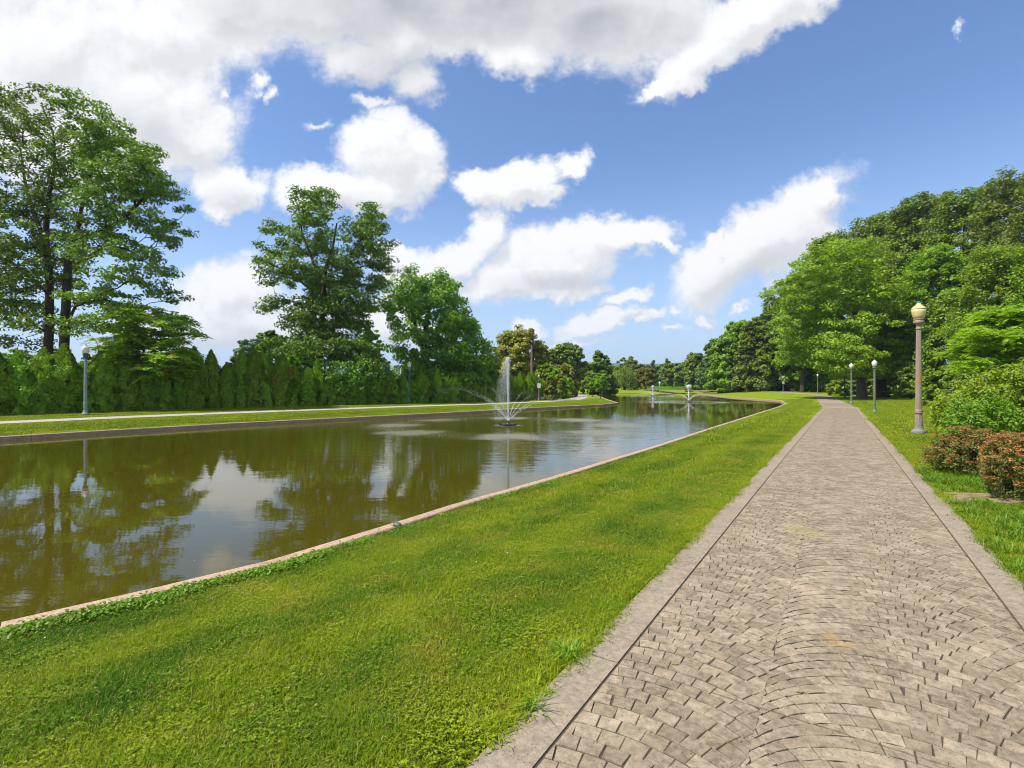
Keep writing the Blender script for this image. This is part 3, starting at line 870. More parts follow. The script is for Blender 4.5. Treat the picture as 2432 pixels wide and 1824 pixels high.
def scatter(name, P_, sources, scale_rng, label=None, tilt=0.0, parent=None, kind='stuff'):
    """one object: its points carry a tuft or leaf spray each (random turn and size)"""
    me = bpy.data.meshes.new(name); me.vertices.add(len(P_)); me.vertices.foreach_set('co', np.asarray(P_, np.float32).ravel())
    ob = bpy.data.objects.new(name, me); COL.objects.link(ob)
    if parent is not None: ob.parent = parent
    key = (tuple(s.name for s in sources), scale_rng, tilt)
    if key not in NG:
        ng = bpy.data.node_groups.new('scatter', 'GeometryNodeTree'); NG[key] = ng
        ng.interface.new_socket('Geometry', in_out='INPUT', socket_type='NodeSocketGeometry')
        ng.interface.new_socket('Geometry', in_out='OUTPUT', socket_type='NodeSocketGeometry')
        gi_ = ng.nodes.new('NodeGroupInput'); go_ = ng.nodes.new('NodeGroupOutput'); L = ng.links
        jn = ng.nodes.new('GeometryNodeJoinGeometry')
        for s in sources:
            oi = ng.nodes.new('GeometryNodeObjectInfo'); oi.inputs['Object'].default_value = s
            g2 = ng.nodes.new('GeometryNodeGeometryToInstance')
            L.new(oi.outputs['Geometry'], g2.inputs[0]); L.new(g2.outputs[0], jn.inputs[0])
        iop = ng.nodes.new('GeometryNodeInstanceOnPoints'); iop.inputs['Pick Instance'].default_value = True
        rr = ng.nodes.new('FunctionNodeRandomValue'); rr.data_type = 'FLOAT_VECTOR'
        rr.inputs[0].default_value = (-tilt, -tilt, 0); rr.inputs[1].default_value = (tilt, tilt, 6.283)
        rs_ = ng.nodes.new('FunctionNodeRandomValue'); rs_.data_type = 'FLOAT'
        rs_.inputs[2].default_value = scale_rng[0]; rs_.inputs[3].default_value = scale_rng[1]; rs_.inputs['Seed'].default_value = 5
        L.new(gi_.outputs[0], iop.inputs['Points']); L.new(jn.outputs[0], iop.inputs['Instance'])
        L.new(rr.outputs[0], iop.inputs['Rotation']); L.new(rs_.outputs[1], iop.inputs['Scale'])
        L.new(iop.outputs[0], go_.inputs[0])
    md = ob.modifiers.new('scatter', 'NODES'); md.node_group = NG[key]
    if kind: tag(ob, label, kind=kind)
    return ob
NG = {}
def pts_in(n, x0, x1, y0, y1):
    return rng.uniform(x0, x1, n), rng.uniform(y0, y1, n)
def in_view(x, y, marg=1.2):
    return (y > 0.2) & (np.abs(x) < y * (W/2/FPX) + marg + 0.1*y)
def lawn_ok(x, y, path_m, pond_m):
    return (path_d(x, y) > HALF + BAND + path_m) & (pond_d(x, y) > pond_m) & (lpath_d(x, y) > 1.05 + path_m)
near_src = [src('grass_tuft', blades(420, 0.19, 0.034, 0.0034, 1.0, seed=s), M_blade) for s in range(6)] + [src('clover_tuft', clover(150, 0.17, 9), M_blade)]
mid_src = [src('grass_tuft', blades(330, 0.36, 0.036, 0.0075, 0.9, seed=10+s), M_blade) for s in range(3)]
far_src = [src('grass_tuft', blades(330, 0.95, 0.045, 0.024, 0.9, seed=20+s), M_blade) for s in range(3)]
def lawn_pts(area_n, x0, x1, y0, y1, dens_fn, pm=-0.02, dm=0.26):
    x, y = pts_in(area_n, x0, x1, y0, y1)
    k = in_view(x, y); x, y = x[k], y[k]
    k = rng.random(len(x)) < dens_fn(np.hypot(x, y)); x, y = x[k], y[k]
    k = lawn_ok(x, y, pm, dm); x, y = x[k], y[k]
    return np.column_stack([x, y, ground_z(x, y)])
near_pts = lawn_pts(int(26 * 17 * 85), -13, 13, 0.3, 17, lambda d: np.clip((11.5 - d) / 5, 0, 1), pm=0.10, dm=0.25)
mid_pts = lawn_pts(int(50 * 30 * 30), -25, 25, 3, 33, lambda d: np.clip((d - 5.5) / 4, 0, 1) * np.clip((27 - d) / 9, 0, 1), pm=0.22, dm=0.42)
far_pts = lawn_pts(int(110 * 70 * 4.5), -55, 55, 14, 84, lambda d: np.clip((d - 17) / 8, 0, 1) * np.clip((84 - d) / 22, 0, 1), pm=0.75, dm=0.98)
scatter('lawn_grass', near_pts, near_src, (0.85, 1.2), label='short mown grass and clover beside the paved path')
scatter('lawn_grass', mid_pts, mid_src, (0.85, 1.2), label='mown grass further along the bank')
scatter('lawn_grass', far_pts, far_src, (0.85, 1.15), label='mown grass of the distant banks')
# ragged fringe over the path edges, longer than the lawn
fr_s = rng.uniform(0, 30, 5200); side = rng.random(5200) < 0.5
wob = 0.025 * np.sin(fr_s * 2.1) + 0.018 * np.sin(fr_s * 5.3 + 1)
q = np.where(side, -BAND - 0.02 + wob - np.abs(rng.normal(0, .05, 5200)), 2*HALF + BAND + 0.02 + wob + np.abs(rng.normal(0, .05, 5200)))
x, y = path_xy(fr_s, q)
k = in_view(x, y) & (rng.random(5200) < np.clip(6 / (fr_s + 3), 0.15, 1)); fringe = np.column_stack([x, y, ground_z(x, y)])[k]
fr_src = [src('grass_tuft', blades(46, 0.06, 0.045, 0.004, 1.1, seed=30+s), M_blade) for s in range(3)]
scatter('edge_grass', fringe, fr_src, (0.7, 1.35), label='ragged grass creeping over the concrete edges of the path')
# coarse long grass under the shrubs on the right
x, y = pts_in(2600, 3.5, 11, 2.8, 9.8)
q = (x - Lseam[0]) * rnorm[0] + (y - Lseam[1]) * rnorm[1]
apron = (np.abs((np.column_stack([x, y]) - (o0 + ux*1.4 - uy*.3)) @ uy) < 0.38)
k = (q > 2*HALF + BAND + 0.02) & (q < 5.2) & ~apron & in_view(x, y)
coarse = np.column_stack([x, y, ground_z(x, y)])[k]
co_src = [src('grass_tuft', blades(40, 0.10, 0.13, 0.007, 1.5, seed=40+s), M_lush) for s in range(3)]
scatter('coarse_grass', coarse, co_src, (0.6, 1.2), label='long coarse grass under the rust-coloured shrubs')
# lush weeds along the near coping
ringn = ring[:-1]
sh = [P(a, b_, Zc)[:2] for a, b_ in shore_px[:6]]
sh = poly_resample(np.array(sh), 0.02, False)
off = np.where(np.arange(len(sh)) < len(sh) * 0.30, 1.0, 0.10) * (0.35 + 0.65 * (np.sin(np.arange(len(sh)) * 0.021) > -0.3))
idx = rng.integers(0, len(sh) - 1, 1700); idx = idx[rng.random(1700) < off[idx]]
nrm = np.array([0.838, -0.545])
wp = sh[idx] + nrm * (0.17 + np.abs(rng.normal(0, 0.06, len(idx))))[:, None]
def weed(n, rad, seed):
    r_ = np.random.default_rng(seed)
    a = r_.uniform(0, 6.28, n); rr = rad*np.sqrt(r_.uniform(0, 1, n)); z = r_.uniform(0.015, 0.06, n)
    c = np.stack([rr*np.cos(a), rr*np.sin(a), z], 1); nn = r_.normal(0, 0.55, (n, 3)); nn[:, 2] = 1; nn /= np.linalg.norm(nn, axis=1)[:, None]
    u = np.cross(nn, r_.normal(0, 1, (n, 3))); u /= np.linalg.norm(u, axis=1)[:, None]; v = np.cross(nn, u)
    s = r_.uniform(0.008, 0.016, n)[:, None]
    V = np.stack([c - u*s, c + v*s*.7, c + u*s*1.2, c - v*s*.7], 1).reshape(-1, 3)
    return V, [np.arange(len(V)).reshape(-1, 4)]
we_src = [src('weed_tuft', weed(48, 0.085, 50 + s), M_lush) for s in range(3)]
scatter('coping_weeds', np.column_stack([wp, ground_z(wp[:, 0], wp[:, 1])]), we_src, (0.6, 1.25), label='lush green weeds growing along the near coping')
# white clover heads
x, y = pts_in(900, -8, 6, 2, 12); k = in_view(x, y) & lawn_ok(x, y, 0.1, 0.3) & (rng.random(900) < 0.16)
bmv, bmf = lathe([(0.001, 0.045), (0.008, 0.05), (0.009, 0.056), (0.002, 0.062)], 6)
scatter('clover_blossom', np.column_stack([x, y, ground_z(x, y)])[k], [src('clover_blossom', (bmv, bmf), M_flower)], (0.35, 0.7), label='tiny white clover heads in the lawn')

# ================================================================ trees
DENS = 1.45
def grow(trunks, targets, seed=0, wob=0.06, up=0.6, tip=0.012, expo=2.2):
    """trunks: list of (polyline Nx3, radii N or None). targets: Mx3. Returns tubes [(pts, radii)]"""
    r_ = np.random.default_rng(seed)
    pos, par, fix = [], [], []
    for tl, rad in trunks:
        tl = np.asarray(tl, float)
        n = max(6, int(np.linalg.norm(np.diff(tl, axis=0), axis=1).sum() / 0.8))
        u = np.linspace(0, len(tl) - 1, n); q = np.stack([np.interp(u, range(len(tl)), tl[:, i]) for i in range(3)], 1)
        rr = np.interp(u, range(len(tl)), rad)
        start = len(pos)
        if pos:
            j = int(np.argmin(np.linalg.norm(np.array(pos) - q[0], axis=1)))
            j = j if np.linalg.norm(pos[j] - q[0]) < 1.5 else -1
        else: j = -1
        for i in range(n):
            pos.append(q[i]); par.append(j if i == 0 else start + i - 1); fix.append(rr[i])
    ntr = len(pos)
    pos_a = list(pos)
    root = np.array(pos[0])
    tr = np.array(pos)
    dist = np.array([np.linalg.norm(tr - t, axis=1).min() for t in targets])
    branches = []
    for ti in np.argsort(dist):
        t = targets[ti]; A = np.array(pos_a)
        d = np.linalg.norm(A - t, axis=1)
        cost = d + up * np.maximum(A[:, 2] - t[2] + 0.15 * d, 0) * 1.6
        j = int(np.argmin(cost)); a = A[j]; L = d[j]
        if L < 0.05: continue
        pd = A[j] - A[par[j]] if par[j] >= 0 else np.array([0, 0, 1.0])
        pd = pd / (np.linalg.norm(pd) + 1e-6)
        k = max(2, min(6, int(L / 0.7) + 1))
        c1_ = a + pd * L * 0.35; c2_ = t - np.array([0, 0, 0.12]) * L
        last = j
        chain = [j]
        for i in range(1, k + 1):
            s = i / k
            p = (1-s)**3 * a + 3*(1-s)**2*s * c1_ + 3*(1-s)*s*s * c2_ + s**3 * t
            if i < k: p = p + r_.normal(0, wob * L * 0.25, 3)
            pos_a.append(p); par.append(last); fix.append(None); last = len(pos_a) - 1; chain.append(last)
        branches.append(chain)
    n = len(pos_a); acc_ = np.zeros(n)
    for ch in branches: acc_[ch[-1]] += tip ** expo
    for i in range(n - 1, -1, -1):
        if par[i] >= 0: acc_[par[i]] += acc_[i] if True else 0
        if acc_[i] == 0: acc_[i] = tip ** expo
    rad = acc_ ** (1 / expo)
    A = np.array(pos_a)
    tubes = []
    i0 = 0
    for tl, rr in trunks:
        n = max(6, int(np.linalg.norm(np.diff(np.asarray(tl, float), axis=0), axis=1).sum() / 0.8))
        tubes.append((A[i0:i0+n], np.array([fix[i] for i in range(i0, i0 + n)])))
        i0 += n
    for ch in branches:
        r0 = rad[ch].copy(); r0[0] = min(r0[0], r0[1] * 1.25); 
        r0 = np.minimum(r0, 0.16)
        tubes.append((A[ch], r0))
    return tubes
def tubes_mesh(name, tubes, matr, parent, rel):
    parts = []
    for pts_, rr in tubes:
        m_ = rr.max()
        parts.append(tube_geo(pts_ - rel, rr, 8 if m_ > 0.14 else 5 if m_ > 0.04 else 3))
    V, F = join_geo(parts)
    return mesh_np(name, V, F, matr, parent, smooth=True)
def leaves(centres, per, size, flat, L, seed, upb=0.7, cdir=None, droop=0.0, ratio=0.55, centre=None, tri=False):
    """rhombic leaves in clumps; size may be per-clump"""
    r_ = np.random.default_rng(seed)
    n = len(centres) * per
    c = np.repeat(np.asarray(centres), per, axis=0)
    sz = np.repeat(np.broadcast_to(size, len(centres)), per)[:, None]
    o_ = r_.normal(0, 1, (n, 3)); o_ /= np.linalg.norm(o_, axis=1)[:, None]
    o_ *= (r_.uniform(0, 1, n) ** 0.45)[:, None]
    p = c + o_ * sz * np.array([1, 1, flat])
    p[:, 2] -= droop * (o_[:, 0]**2 + o_[:, 1]**2) * sz[:, 0]
    nn = r_.normal(0, 0.6, (n, 3)); nn[:, 2] += upb; nn += o_ * 0.6
    if centre is not None:
        q = p - centre; q /= np.linalg.norm(q, axis=1)[:, None] + 1e-6; nn += q * 0.5
    nn /= np.linalg.norm(nn, axis=1)[:, None]
    u = np.cross(nn, r_.normal(0, 1, (n, 3))); u /= np.linalg.norm(u, axis=1)[:, None] + 1e-9
    v = np.cross(nn, u); s = (L * r_.uniform(0.6, 1.35, n) / 2)[:, None]
    if tri:
        V = np.stack([p - u*s*.9 - v*s*ratio*.9, p + v*s*ratio*1.3 - u*s*.1, p + u*s*1.1 - v*s*ratio*.4], 1).reshape(-1, 3)
        return V, np.arange(len(V)).reshape(-1, 3)
    V = np.stack([p - u*s, p + v*s*ratio - u*s*0.1, p + u*s, p - v*s*ratio - u*s*0.1], 1).reshape(-1, 3)
    return V, np.arange(len(V)).reshape(-1, 4)
def reject(pts_, mind, r_):
    keep = []
    for p in pts_:
        if not keep or np.min(np.sum((np.array(keep) - p) ** 2, axis=1)) > mind * mind: keep.append(p)
    return np.array(keep)
def lobe_targets(lobes, n, seed, shell=0.45, mind=0.35):
    """lobes: rows (x,y,z,rx,ry,rz)"""
    r_ = np.random.default_rng(seed)
    L = np.asarray(lobes, float); vol = (L[:, 3] * L[:, 4] * L[:, 5]) ** 0.8
    pick = r_.choice(len(L), n, p=vol / vol.sum())
    o_ = r_.normal(0, 1, (n, 3)); o_ /= np.linalg.norm(o_, axis=1)[:, None]
    o_ *= r_.uniform(shell, 1, n)[:, None] ** 0.7
    return reject(L[pick, :3] + o_ * L[pick, 3:], mind, r_)
def px_lobes(rows, base, d, depth, seed, k=2):
    """rows (px, py, rx, ry) seen in the photograph -> lobes in metres round the trunk; the crown gets real depth"""
    r_ = np.random.default_rng(seed); out = []
    m = d / FPX
    rows = np.array(rows, float); cx0 = (base[0])
    for (a, b_, rx, ry) in rows:
        x = (a - W/2) * m; z = EYE - (b_ - HOR) * m
        off = abs(x - cx0)
        wy = depth * math.sqrt(max(0.12, 1 - (off / (depth * 1.6)) ** 2))
        for j in range(k):
            y = r_.uniform(-1, 1) * wy * (0.55 if k == 1 else 0.9)
            if k > 1: y = (-1 if j == 0 else 1) * wy * r_.uniform(0.15, 0.85)
            s = (d + y) / d     # keep its place in the view at its own depth
            rr = rx * m * (1.0 if j == 0 else 0.9)
            out.append((x * (1 + 0.0 * y), d + y, z, rr, max(rr, ry * m) * r_.uniform(.9, 1.3), ry * m))
            if j == 0: out[-1] = (x * s, d + y, EYE + (z - EYE) * s, rr, rr, ry * m)
    return out
def px_line(rows, d, dy=0.0):
    m = d / FPX
    return [((a - W/2) * m, d + dy * i, EYE - (b_ - HOR) * m) for i, (a, b_) in enumerate(rows)]
def make_tree(name, label, cat, base, lobes, trunks, ntar, per, csize, flat, L, lmat, bmat=M_bark, seed=1, mind=0.35, upb=0.7, shell=0.45, droop=0.0, group=None, tip=0.012, branch=True, crown='crown', extra=None, ratio=0.55):
    base = np.asarray(base, float)
    root = thing(name, tuple(base), label, cat, group)
    tg = lobe_targets(lobes, ntar, seed, shell, mind)
    if branch: tubes = grow(trunks, tg, seed, tip=tip)
    else: tubes = [(np.asarray(t_[0], float), np.asarray(t_[1], float)) for t_ in trunks]
    tubes_mesh('trunk', tubes, bmat, root, base)
    Lb = np.asarray(lobes); cen_ = Lb[:, :3].mean(axis=0) - base
    tri = base[1] > 44
    k_ = DENS * (1.0 if tri else 0.82); per2 = max(8, int(per * k_)); L2 = L * (1.22 if tri else 1.16)
    V, F = leaves(tg - base, per2, csize * np.random.default_rng(seed).uniform(0.7, 1.3, len(tg)), flat, L2, seed + 5, upb, droop=droop, centre=cen_, ratio=ratio + .08, tri=tri)
    mesh_np(crown, V, F, lmat, root)
    if extra: extra(root, tg - base, base)
    return root
G_LEAF = 1.5
_lm = leaf_mat
def leaf_mat(name, a, b_, *r, **k): return _lm(name, a, b_, *r, gain=G_LEAF, **k)
LM = {
 'oak': leaf_mat('leaf_oak', (0.040, 0.105, 0.010), (0.115, 0.215, 0.018), 0.32),
 'maple': leaf_mat('leaf_maple', (0.038, 0.115, 0.010), (0.105, 0.225, 0.018), 0.32, accent=(0.22, 0.2, 0.03), accent_p=0.02),
 'walnut': leaf_mat('leaf_walnut', (0.045, 0.135, 0.010), (0.130, 0.285, 0.018), 0.34),
 'locust': leaf_mat('leaf_locust', (0.070, 0.165, 0.008), (0.180, 0.320, 0.012), 0.40),
 'bright': leaf_mat('leaf_bright', (0.060, 0.170, 0.012), (0.170, 0.310, 0.020), 0.38),
 'dark': leaf_mat('leaf_dark', (0.045, 0.098, 0.012), (0.125, 0.195, 0.022), 0.28),
 'mid': leaf_mat('leaf_mid', (0.050, 0.125, 0.012), (0.140, 0.235, 0.024), 0.3),
 'olive': leaf_mat('leaf_olive', (0.085, 0.115, 0.012), (0.185, 0.215, 0.022), 0.3, accent=(0.24, 0.16, 0.04), accent_p=0.06),
 'blue': leaf_mat('needle_blue', (0.035, 0.085, 0.040), (0.085, 0.155, 0.080), 0.15),
 'conifer': leaf_mat('needle_green', (0.028, 0.085, 0.016), (0.075, 0.160, 0.028), 0.18),
 'willow': leaf_mat('leaf_willow', (0.075, 0.150, 0.020), (0.165, 0.270, 0.040), 0.35),
 'arbor': leaf_mat('leaf_arborvitae', (0.046, 0.138, 0.006), (0.170, 0.320, 0.010), 0.28),
 'vine': leaf_mat('leaf_vine', (0.045, 0.140, 0.012), (0.145, 0.270, 0.040), 0.25),
 'red': leaf_mat('leaf_red', (0.20, 0.020, 0.015), (0.34, 0.05, 0.03), 0.3),
 'ailanthus': leaf_mat('leaf_ailanthus', (0.078, 0.200, 0.012), (0.200, 0.360, 0.024), 0.45),
 'seed': simple('seed_cluster', (0.50, 0.20, 0.045), 0.8, var=0.4),
 'spirea': leaf_mat('leaf_spirea', (0.045, 0.085, 0.012), (0.110, 0.150, 0.028), 0.25),
 'rust': leaf_mat('rust_flower', (0.130, 0.066, 0.024), (0.330, 0.178, 0.064), 0.15),
 'viburnum': leaf_mat('leaf_viburnum', (0.056, 0.150, 0.010), (0.190, 0.310, 0.014), 0.36),
 'reed': leaf_mat('leaf_reed', (0.07, 0.19, 0.02), (0.14, 0.28, 0.03), 0.3),
 'mixed': leaf_mat('leaf_mixed', (0.060, 0.120, 0.012), (0.150, 0.215, 0.020), 0.3, accent=(0.26, 0.09, 0.05), accent_p=0.10),
}

# --- two tall oaks together at the far left
D1 = 36.0
bA = at(147, 985, D1); bA[2] = gz(bA[0], bA[1]); bB = at(100, 985, D1 + 1.5); bB[2] = gz(bB[0], bB[1])
lobA = [(210,320,50,42),(262,338,46,36),(330,370,45,38),(312,418,66,42),(380,440,44,36),(402,482,34,22),(335,522,58,30),(250,420,60,50),(160,350,60,55),(215,500,50,36),(235,470,50,30),(360,560,30,16),(310,600,64,20),(355,640,44,16),(285,655,70,20),(365,690,44,14),(215,700,60,22),(290,735,56,16),(170,240,40,30),(200,265,45,34),(200,610,44,22),(180,420,50,40),(280,380,50,36),(240,560,44,18),(170,560,40,30),(200,770,50,20)]
lobB = [(40,262,55,44),(92,232,40,34),(100,300,60,44),(60,365,66,56),(30,455,66,55),(115,455,52,46),(35,560,72,52),(105,560,44,32),(55,670,72,40),(20,740,64,34),(100,770,52,24),(-60,320,80,70),(-80,450,90,80),(-80,600,90,80),(-40,220,60,40),(0,820,60,26),(90,650,50,26),(-20,700,70,40),(70,500,50,36),(60,610,60,30),(-60,730,70,40)]
trA = [(px_line([(147,985),(150,880),(155,760),(160,660),(163,600),(178,560),(192,520)], D1), [.36,.31,.28,.25,.22,.17,.12]),
       (px_line([(170,590),(190,558),(225,545),(270,510),(300,470),(330,420)], D1, .3), [.2,.17,.14,.12,.09,.05]),
       (px_line([(158,640),(210,618),(270,590),(330,600),(370,630)], D1, -.3), [.15,.12,.1,.07,.03]),
       (px_line([(186,530),(200,440),(215,370),(218,310)], D1, .2), [.13,.11,.08,.04]),
       (px_line([(154,780),(190,730),(250,715),(320,725)], D1, -.4), [.12,.1,.07,.03])]
trB = [(px_line([(100,985),(112,880),(118,760),(117,660),(108,560),(115,470),(130,400),(128,320),(100,250)], D1 + 1.5), [.33,.3,.27,.25,.2,.15,.11,.08,.04]),
       (px_line([(110,580),(70,500),(40,420),(20,340)], D1 + 1.5, .3), [.17,.13,.09,.05]),
       (px_line([(118,700),(60,640),(0,600),(-60,560)], D1 + 1.5, -.3), [.15,.12,.08,.04])]
make_tree('oak_tree', 'tall oak with forked dark trunk leaning its crown over the feathery low tree', 'tree', bA, px_lobes(lobA, bA, D1, 5.0, 3), trA, 640, 66, 0.64, 0.5, 0.175, LM['oak'], seed=11, mind=0.48)
make_tree('oak_tree', 'tall oak at the edge of the view with a trunk hung with dead twigs', 'tree', bB, px_lobes(lobB, bB, D1 + 1.5, 5.5, 4), trB, 640, 64, 0.68, 0.55, 0.18, LM['oak'], seed=12, mind=0.48)

# --- low feathery tree with orange seed clusters
def fronds(centres, nf, flen, seed, leaflet, dirs_out=None, k=7):
    r_ = np.random.default_rng(seed); V = []
    for c in centres:
        a0 = r_.uniform(0, 6.28)
        for j in range(nf):
            a = a0 + j * 2.4 + r_.normal(0, .2); el = r_.uniform(-0.15, 0.75)
            d = np.array([math.cos(a)*math.cos(el), math.sin(a)*math.cos(el), math.sin(el)]); L_ = flen * r_.uniform(.7, 1.2)
            side_ = np.cross(d, [0, 0, 1]); side_ /= np.linalg.norm(side_)
            for i in range(1, k + 1):
                s = i / k; p = c + d * L_ * s + np.array([0, 0, -0.45 * L_ * s * s])
                for sg in (-1, 1):
                    ax = side_ * sg * (1.0) + d * 0.35 + np.array([0, 0, -0.25 + r_.normal(0, .12)])
                    ll = leaflet * (1.1 - 0.5 * abs(s - .45)); w_ = np.cross(ax, np.array([0, 0, .8]) + r_.normal(0, .6, 3)); w_ /= np.linalg.norm(w_); w_ = w_ * ll * 0.18
                    V.append((p + w_ * .9, p + ax*ll*1.05, p + ax*ll*.35 - w_ * 1.5))
    V = np.array(V).reshape(-1, 3)
    return V, np.arange(len(V)).reshape(-1, 3)
def frond_tree(name, label, base, lobes, trunks, ntar, nf, flen, leaflet, lmat, seed, mind, seeds=0, crown='crown', cat='tree'):
    base = np.asarray(base, float); root = thing(name, tuple(base), label, cat)
    tg = lobe_targets(lobes, ntar, seed, 0.5, mind)
    tubes_mesh('trunk', grow(trunks, tg, seed, tip=0.012), M_bark2, root, base)
    V, F = fronds(tg - base, nf, flen, seed, leaflet)
    mesh_np(crown, V, F, lmat, root)
    if seeds:
        r_ = np.random.default_rng(seed + 1); pick = tg[r_.choice(len(tg), seeds, replace=False)] - base + (0, -.2, .15)
        V, F = leaves(pick, 70, 0.17, 0.7, 0.07, seed + 2)
        mesh_np('seed_cluster', V, F, LM['rust_seed'], root)
    return root
LM['rust_seed'] = leaf_mat('seed_orange', (0.42, 0.15, 0.02), (0.65, 0.30, 0.05), 0.2)
D2 = 35.0
bS = at(335, 985, D2); bS[2] = gz(bS[0], bS[1])
lobS = [(300,752,38,18),(345,742,40,18),(395,760,44,16),(438,790,24,12),(280,800,44,20),(350,800,54,26),(420,825,36,20),(300,850,52,22),(270,835,34,20),(400,860,40,22),(440,850,24,18),(370,880,46,20),(430,880,24,14),(320,820,40,24)]
frond_tree('sumac_tree', 'low spreading tree with feathery leaves and orange seed clusters above the hedge', bS, px_lobes(lobS, bS, D2, 2.2, 5), [(px_line([(335,985),(338,900),(342,850),(340,800)], D2), [.12,.1,.08,.04]), (px_line([(360,985),(362,900),(380,850),(410,810)], D2, .1), [.09,.08,.05,.03])], 270, 9, 0.86, 0.27, LM['ailanthus'], 21, 0.36, seeds=26)

# --- layered tree in the middle left
D3 = 50.0
bC = at(748, 972, D3); bC[2] = gz(bC[0], bC[1])
lobC = [(708,474,30,24),(760,476,40,30),(732,500,40,28),(883,498,20,26),(892,521,26,28),(855,528,38,32),(667,543,36,16),(637,537,24,10),(744,549,48,32),(915,567,22,22),(867,567,42,32),(652,586,42,16),(707,580,38,26),(790,592,48,36),(606,611,22,10),(652,629,46,18),(713,622,38,28),(883,613,40,22),(924,632,22,11),(664,660,42,17),(732,660,42,28),(806,654,48,33),(867,654,38,24),(637,672,20,9),(883,690,28,18),(837,697,42,32),(744,703,46,33),(667,715,36,18),(634,731,20,9),(775,752,60,34),(852,733,38,26),(713,773,46,28),(821,783,52,33),(744,813,58,30),(667,795,32,20),(630,807,22,16),(837,829,56,33),(690,840,50,25),(760,850,60,28),(870,860,40,22)]
trC = [(px_line([(748,972),(758,860),(764,780),(768,700),(772,640),(790,590),(800,530)], D3), [.4,.35,.3,.25,.2,.13,.07]),
       (px_line([(782,820),(800,740),(812,660),(830,590),(868,540)], D3, .3), [.22,.18,.15,.1,.05]),
       (px_line([(770,690),(745,620),(722,560),(715,500)], D3, -.2), [.18,.14,.1,.05]),
       (px_line([(768,720),(720,670),(660,635),(615,615)], D3, -.3), [.13,.1,.07,.03]),
       (px_line([(815,650),(860,635),(900,630)], D3, -.3), [.1,.07,.03])]
make_tree('maple_tree', 'tall ragged tree with layered branches and two dark stems rising from vines', 'tree', bC, px_lobes(lobC, bC, D3, 5.5, 6, 2), trC, 820, 62, 0.85, 0.5, 0.215, LM['maple'], seed=31, mind=0.52)

# --- rounded walnut
D4 = 60.0
bD = at(1003, 958, D4); bD[2] = gz(bD[0], bD[1])
lobD = [(957,654,30,20),(975,643,15,12),(941,681,28,26),(1058,663,28,24),(1024,666,36,26),(990,684,38,28),(1080,690,14,18),(1052,703,38,28),(923,721,16,20),(960,721,33,28),(1006,727,38,28),(1083,727,28,24),(929,758,23,16),(975,764,33,22),(1060,752,30,20),(1083,766,42,26),(935,789,26,16),(990,797,36,20),(1052,798,46,26),(1125,790,23,20),(923,819,20,14),(958,840,32,18),(1021,846,42,24),(1083,837,46,26),(1136,815,26,22),(1148,850,28,26),(1110,870,40,22),(980,870,40,18),(1060,885,46,20),(1015,890,36,18),(1115,893,40,16)]
trD = [(px_line([(1003,958),(1005,880),(1008,800),(1020,730),(1046,680)], D4), [.42,.36,.3,.2,.08]), (px_line([(1006,840),(985,770),(965,700),(958,660)], D4, .3), [.22,.17,.11,.05]), (px_line([(1010,830),(1050,815),(1090,790)], D4, -.4), [.18,.12,.05])]
make_tree('walnut_tree', 'broad bright green tree with hanging leaf tufts and a thick bare trunk fork', 'tree', bD, px_lobes(lobD, bD, D4, 6.0, 7, 2), trD, 520, 62, 0.95, 0.62, 0.28, LM['walnut'], seed=41, mind=0.6, droop=0.35, upb=0.5)

# --- generic crowns for the rest
def oval_lobes(px_, d, top, bot, hw, seed, kind='round', n=16):
    """lobes filling an outline given in pixels at distance d, equally deep as wide"""
    r_ = np.random.default_rng(seed); m = d / FPX
    cx = (px_ - W/2) * m; zt = EYE - (top - HOR) * m; zb = EYE - (bot - HOR) * m; R_ = hw * m
    out = []
    for i in range(n):
        f = (i + 0.5) / n; z = zb + (zt - zb) * f
        if kind == 'round': prof = math.sqrt(max(0.08, 1 - (2 * (f - 0.42)) ** 2 if f < .42 else 1 - ((f - .42) / .6) ** 2))
        elif kind == 'cone': prof = max(0.10, (1 - f) ** 0.62)
        elif kind == 'dome': prof = math.sqrt(max(0.1, 1 - (f * 0.95) ** 2.4))
        else: prof = 0.75 + .25 * math.sin(f * 9)
        for j in range(1 if prof < .3 else 3):
            a = r_.uniform(0, 6.28) + j * 2.1
            rr = R_ * prof * (r_.uniform(.35, .62) if kind != 'cone' else r_.uniform(.3, .55)); rad = R_ * (0.42 if kind != 'cone' else .45 * prof + .06) * r_.uniform(.75, 1.2)
            rad = max(rad, R_ * .16)
            out.append((cx + rr * math.cos(a), d + rr * math.sin(a), min(z, zt - rad * .45), rad, rad, rad * r_.uniform(.7, .95)))
        # lobes that fix the outline left and right as seen, and front
        for a in (0, math.pi, -math.pi/2):
            rad = R_ * 0.3 * (prof if kind == 'cone' else 1) * r_.uniform(.7, 1.15)
            rr = max(0, R_ * prof - rad * .8) * r_.uniform(.82, 1.05)
            out.append((cx + rr * math.cos(a), d + rr * math.sin(a), min(z, zt - rad * .5), rad, rad, rad * .85))
    return out
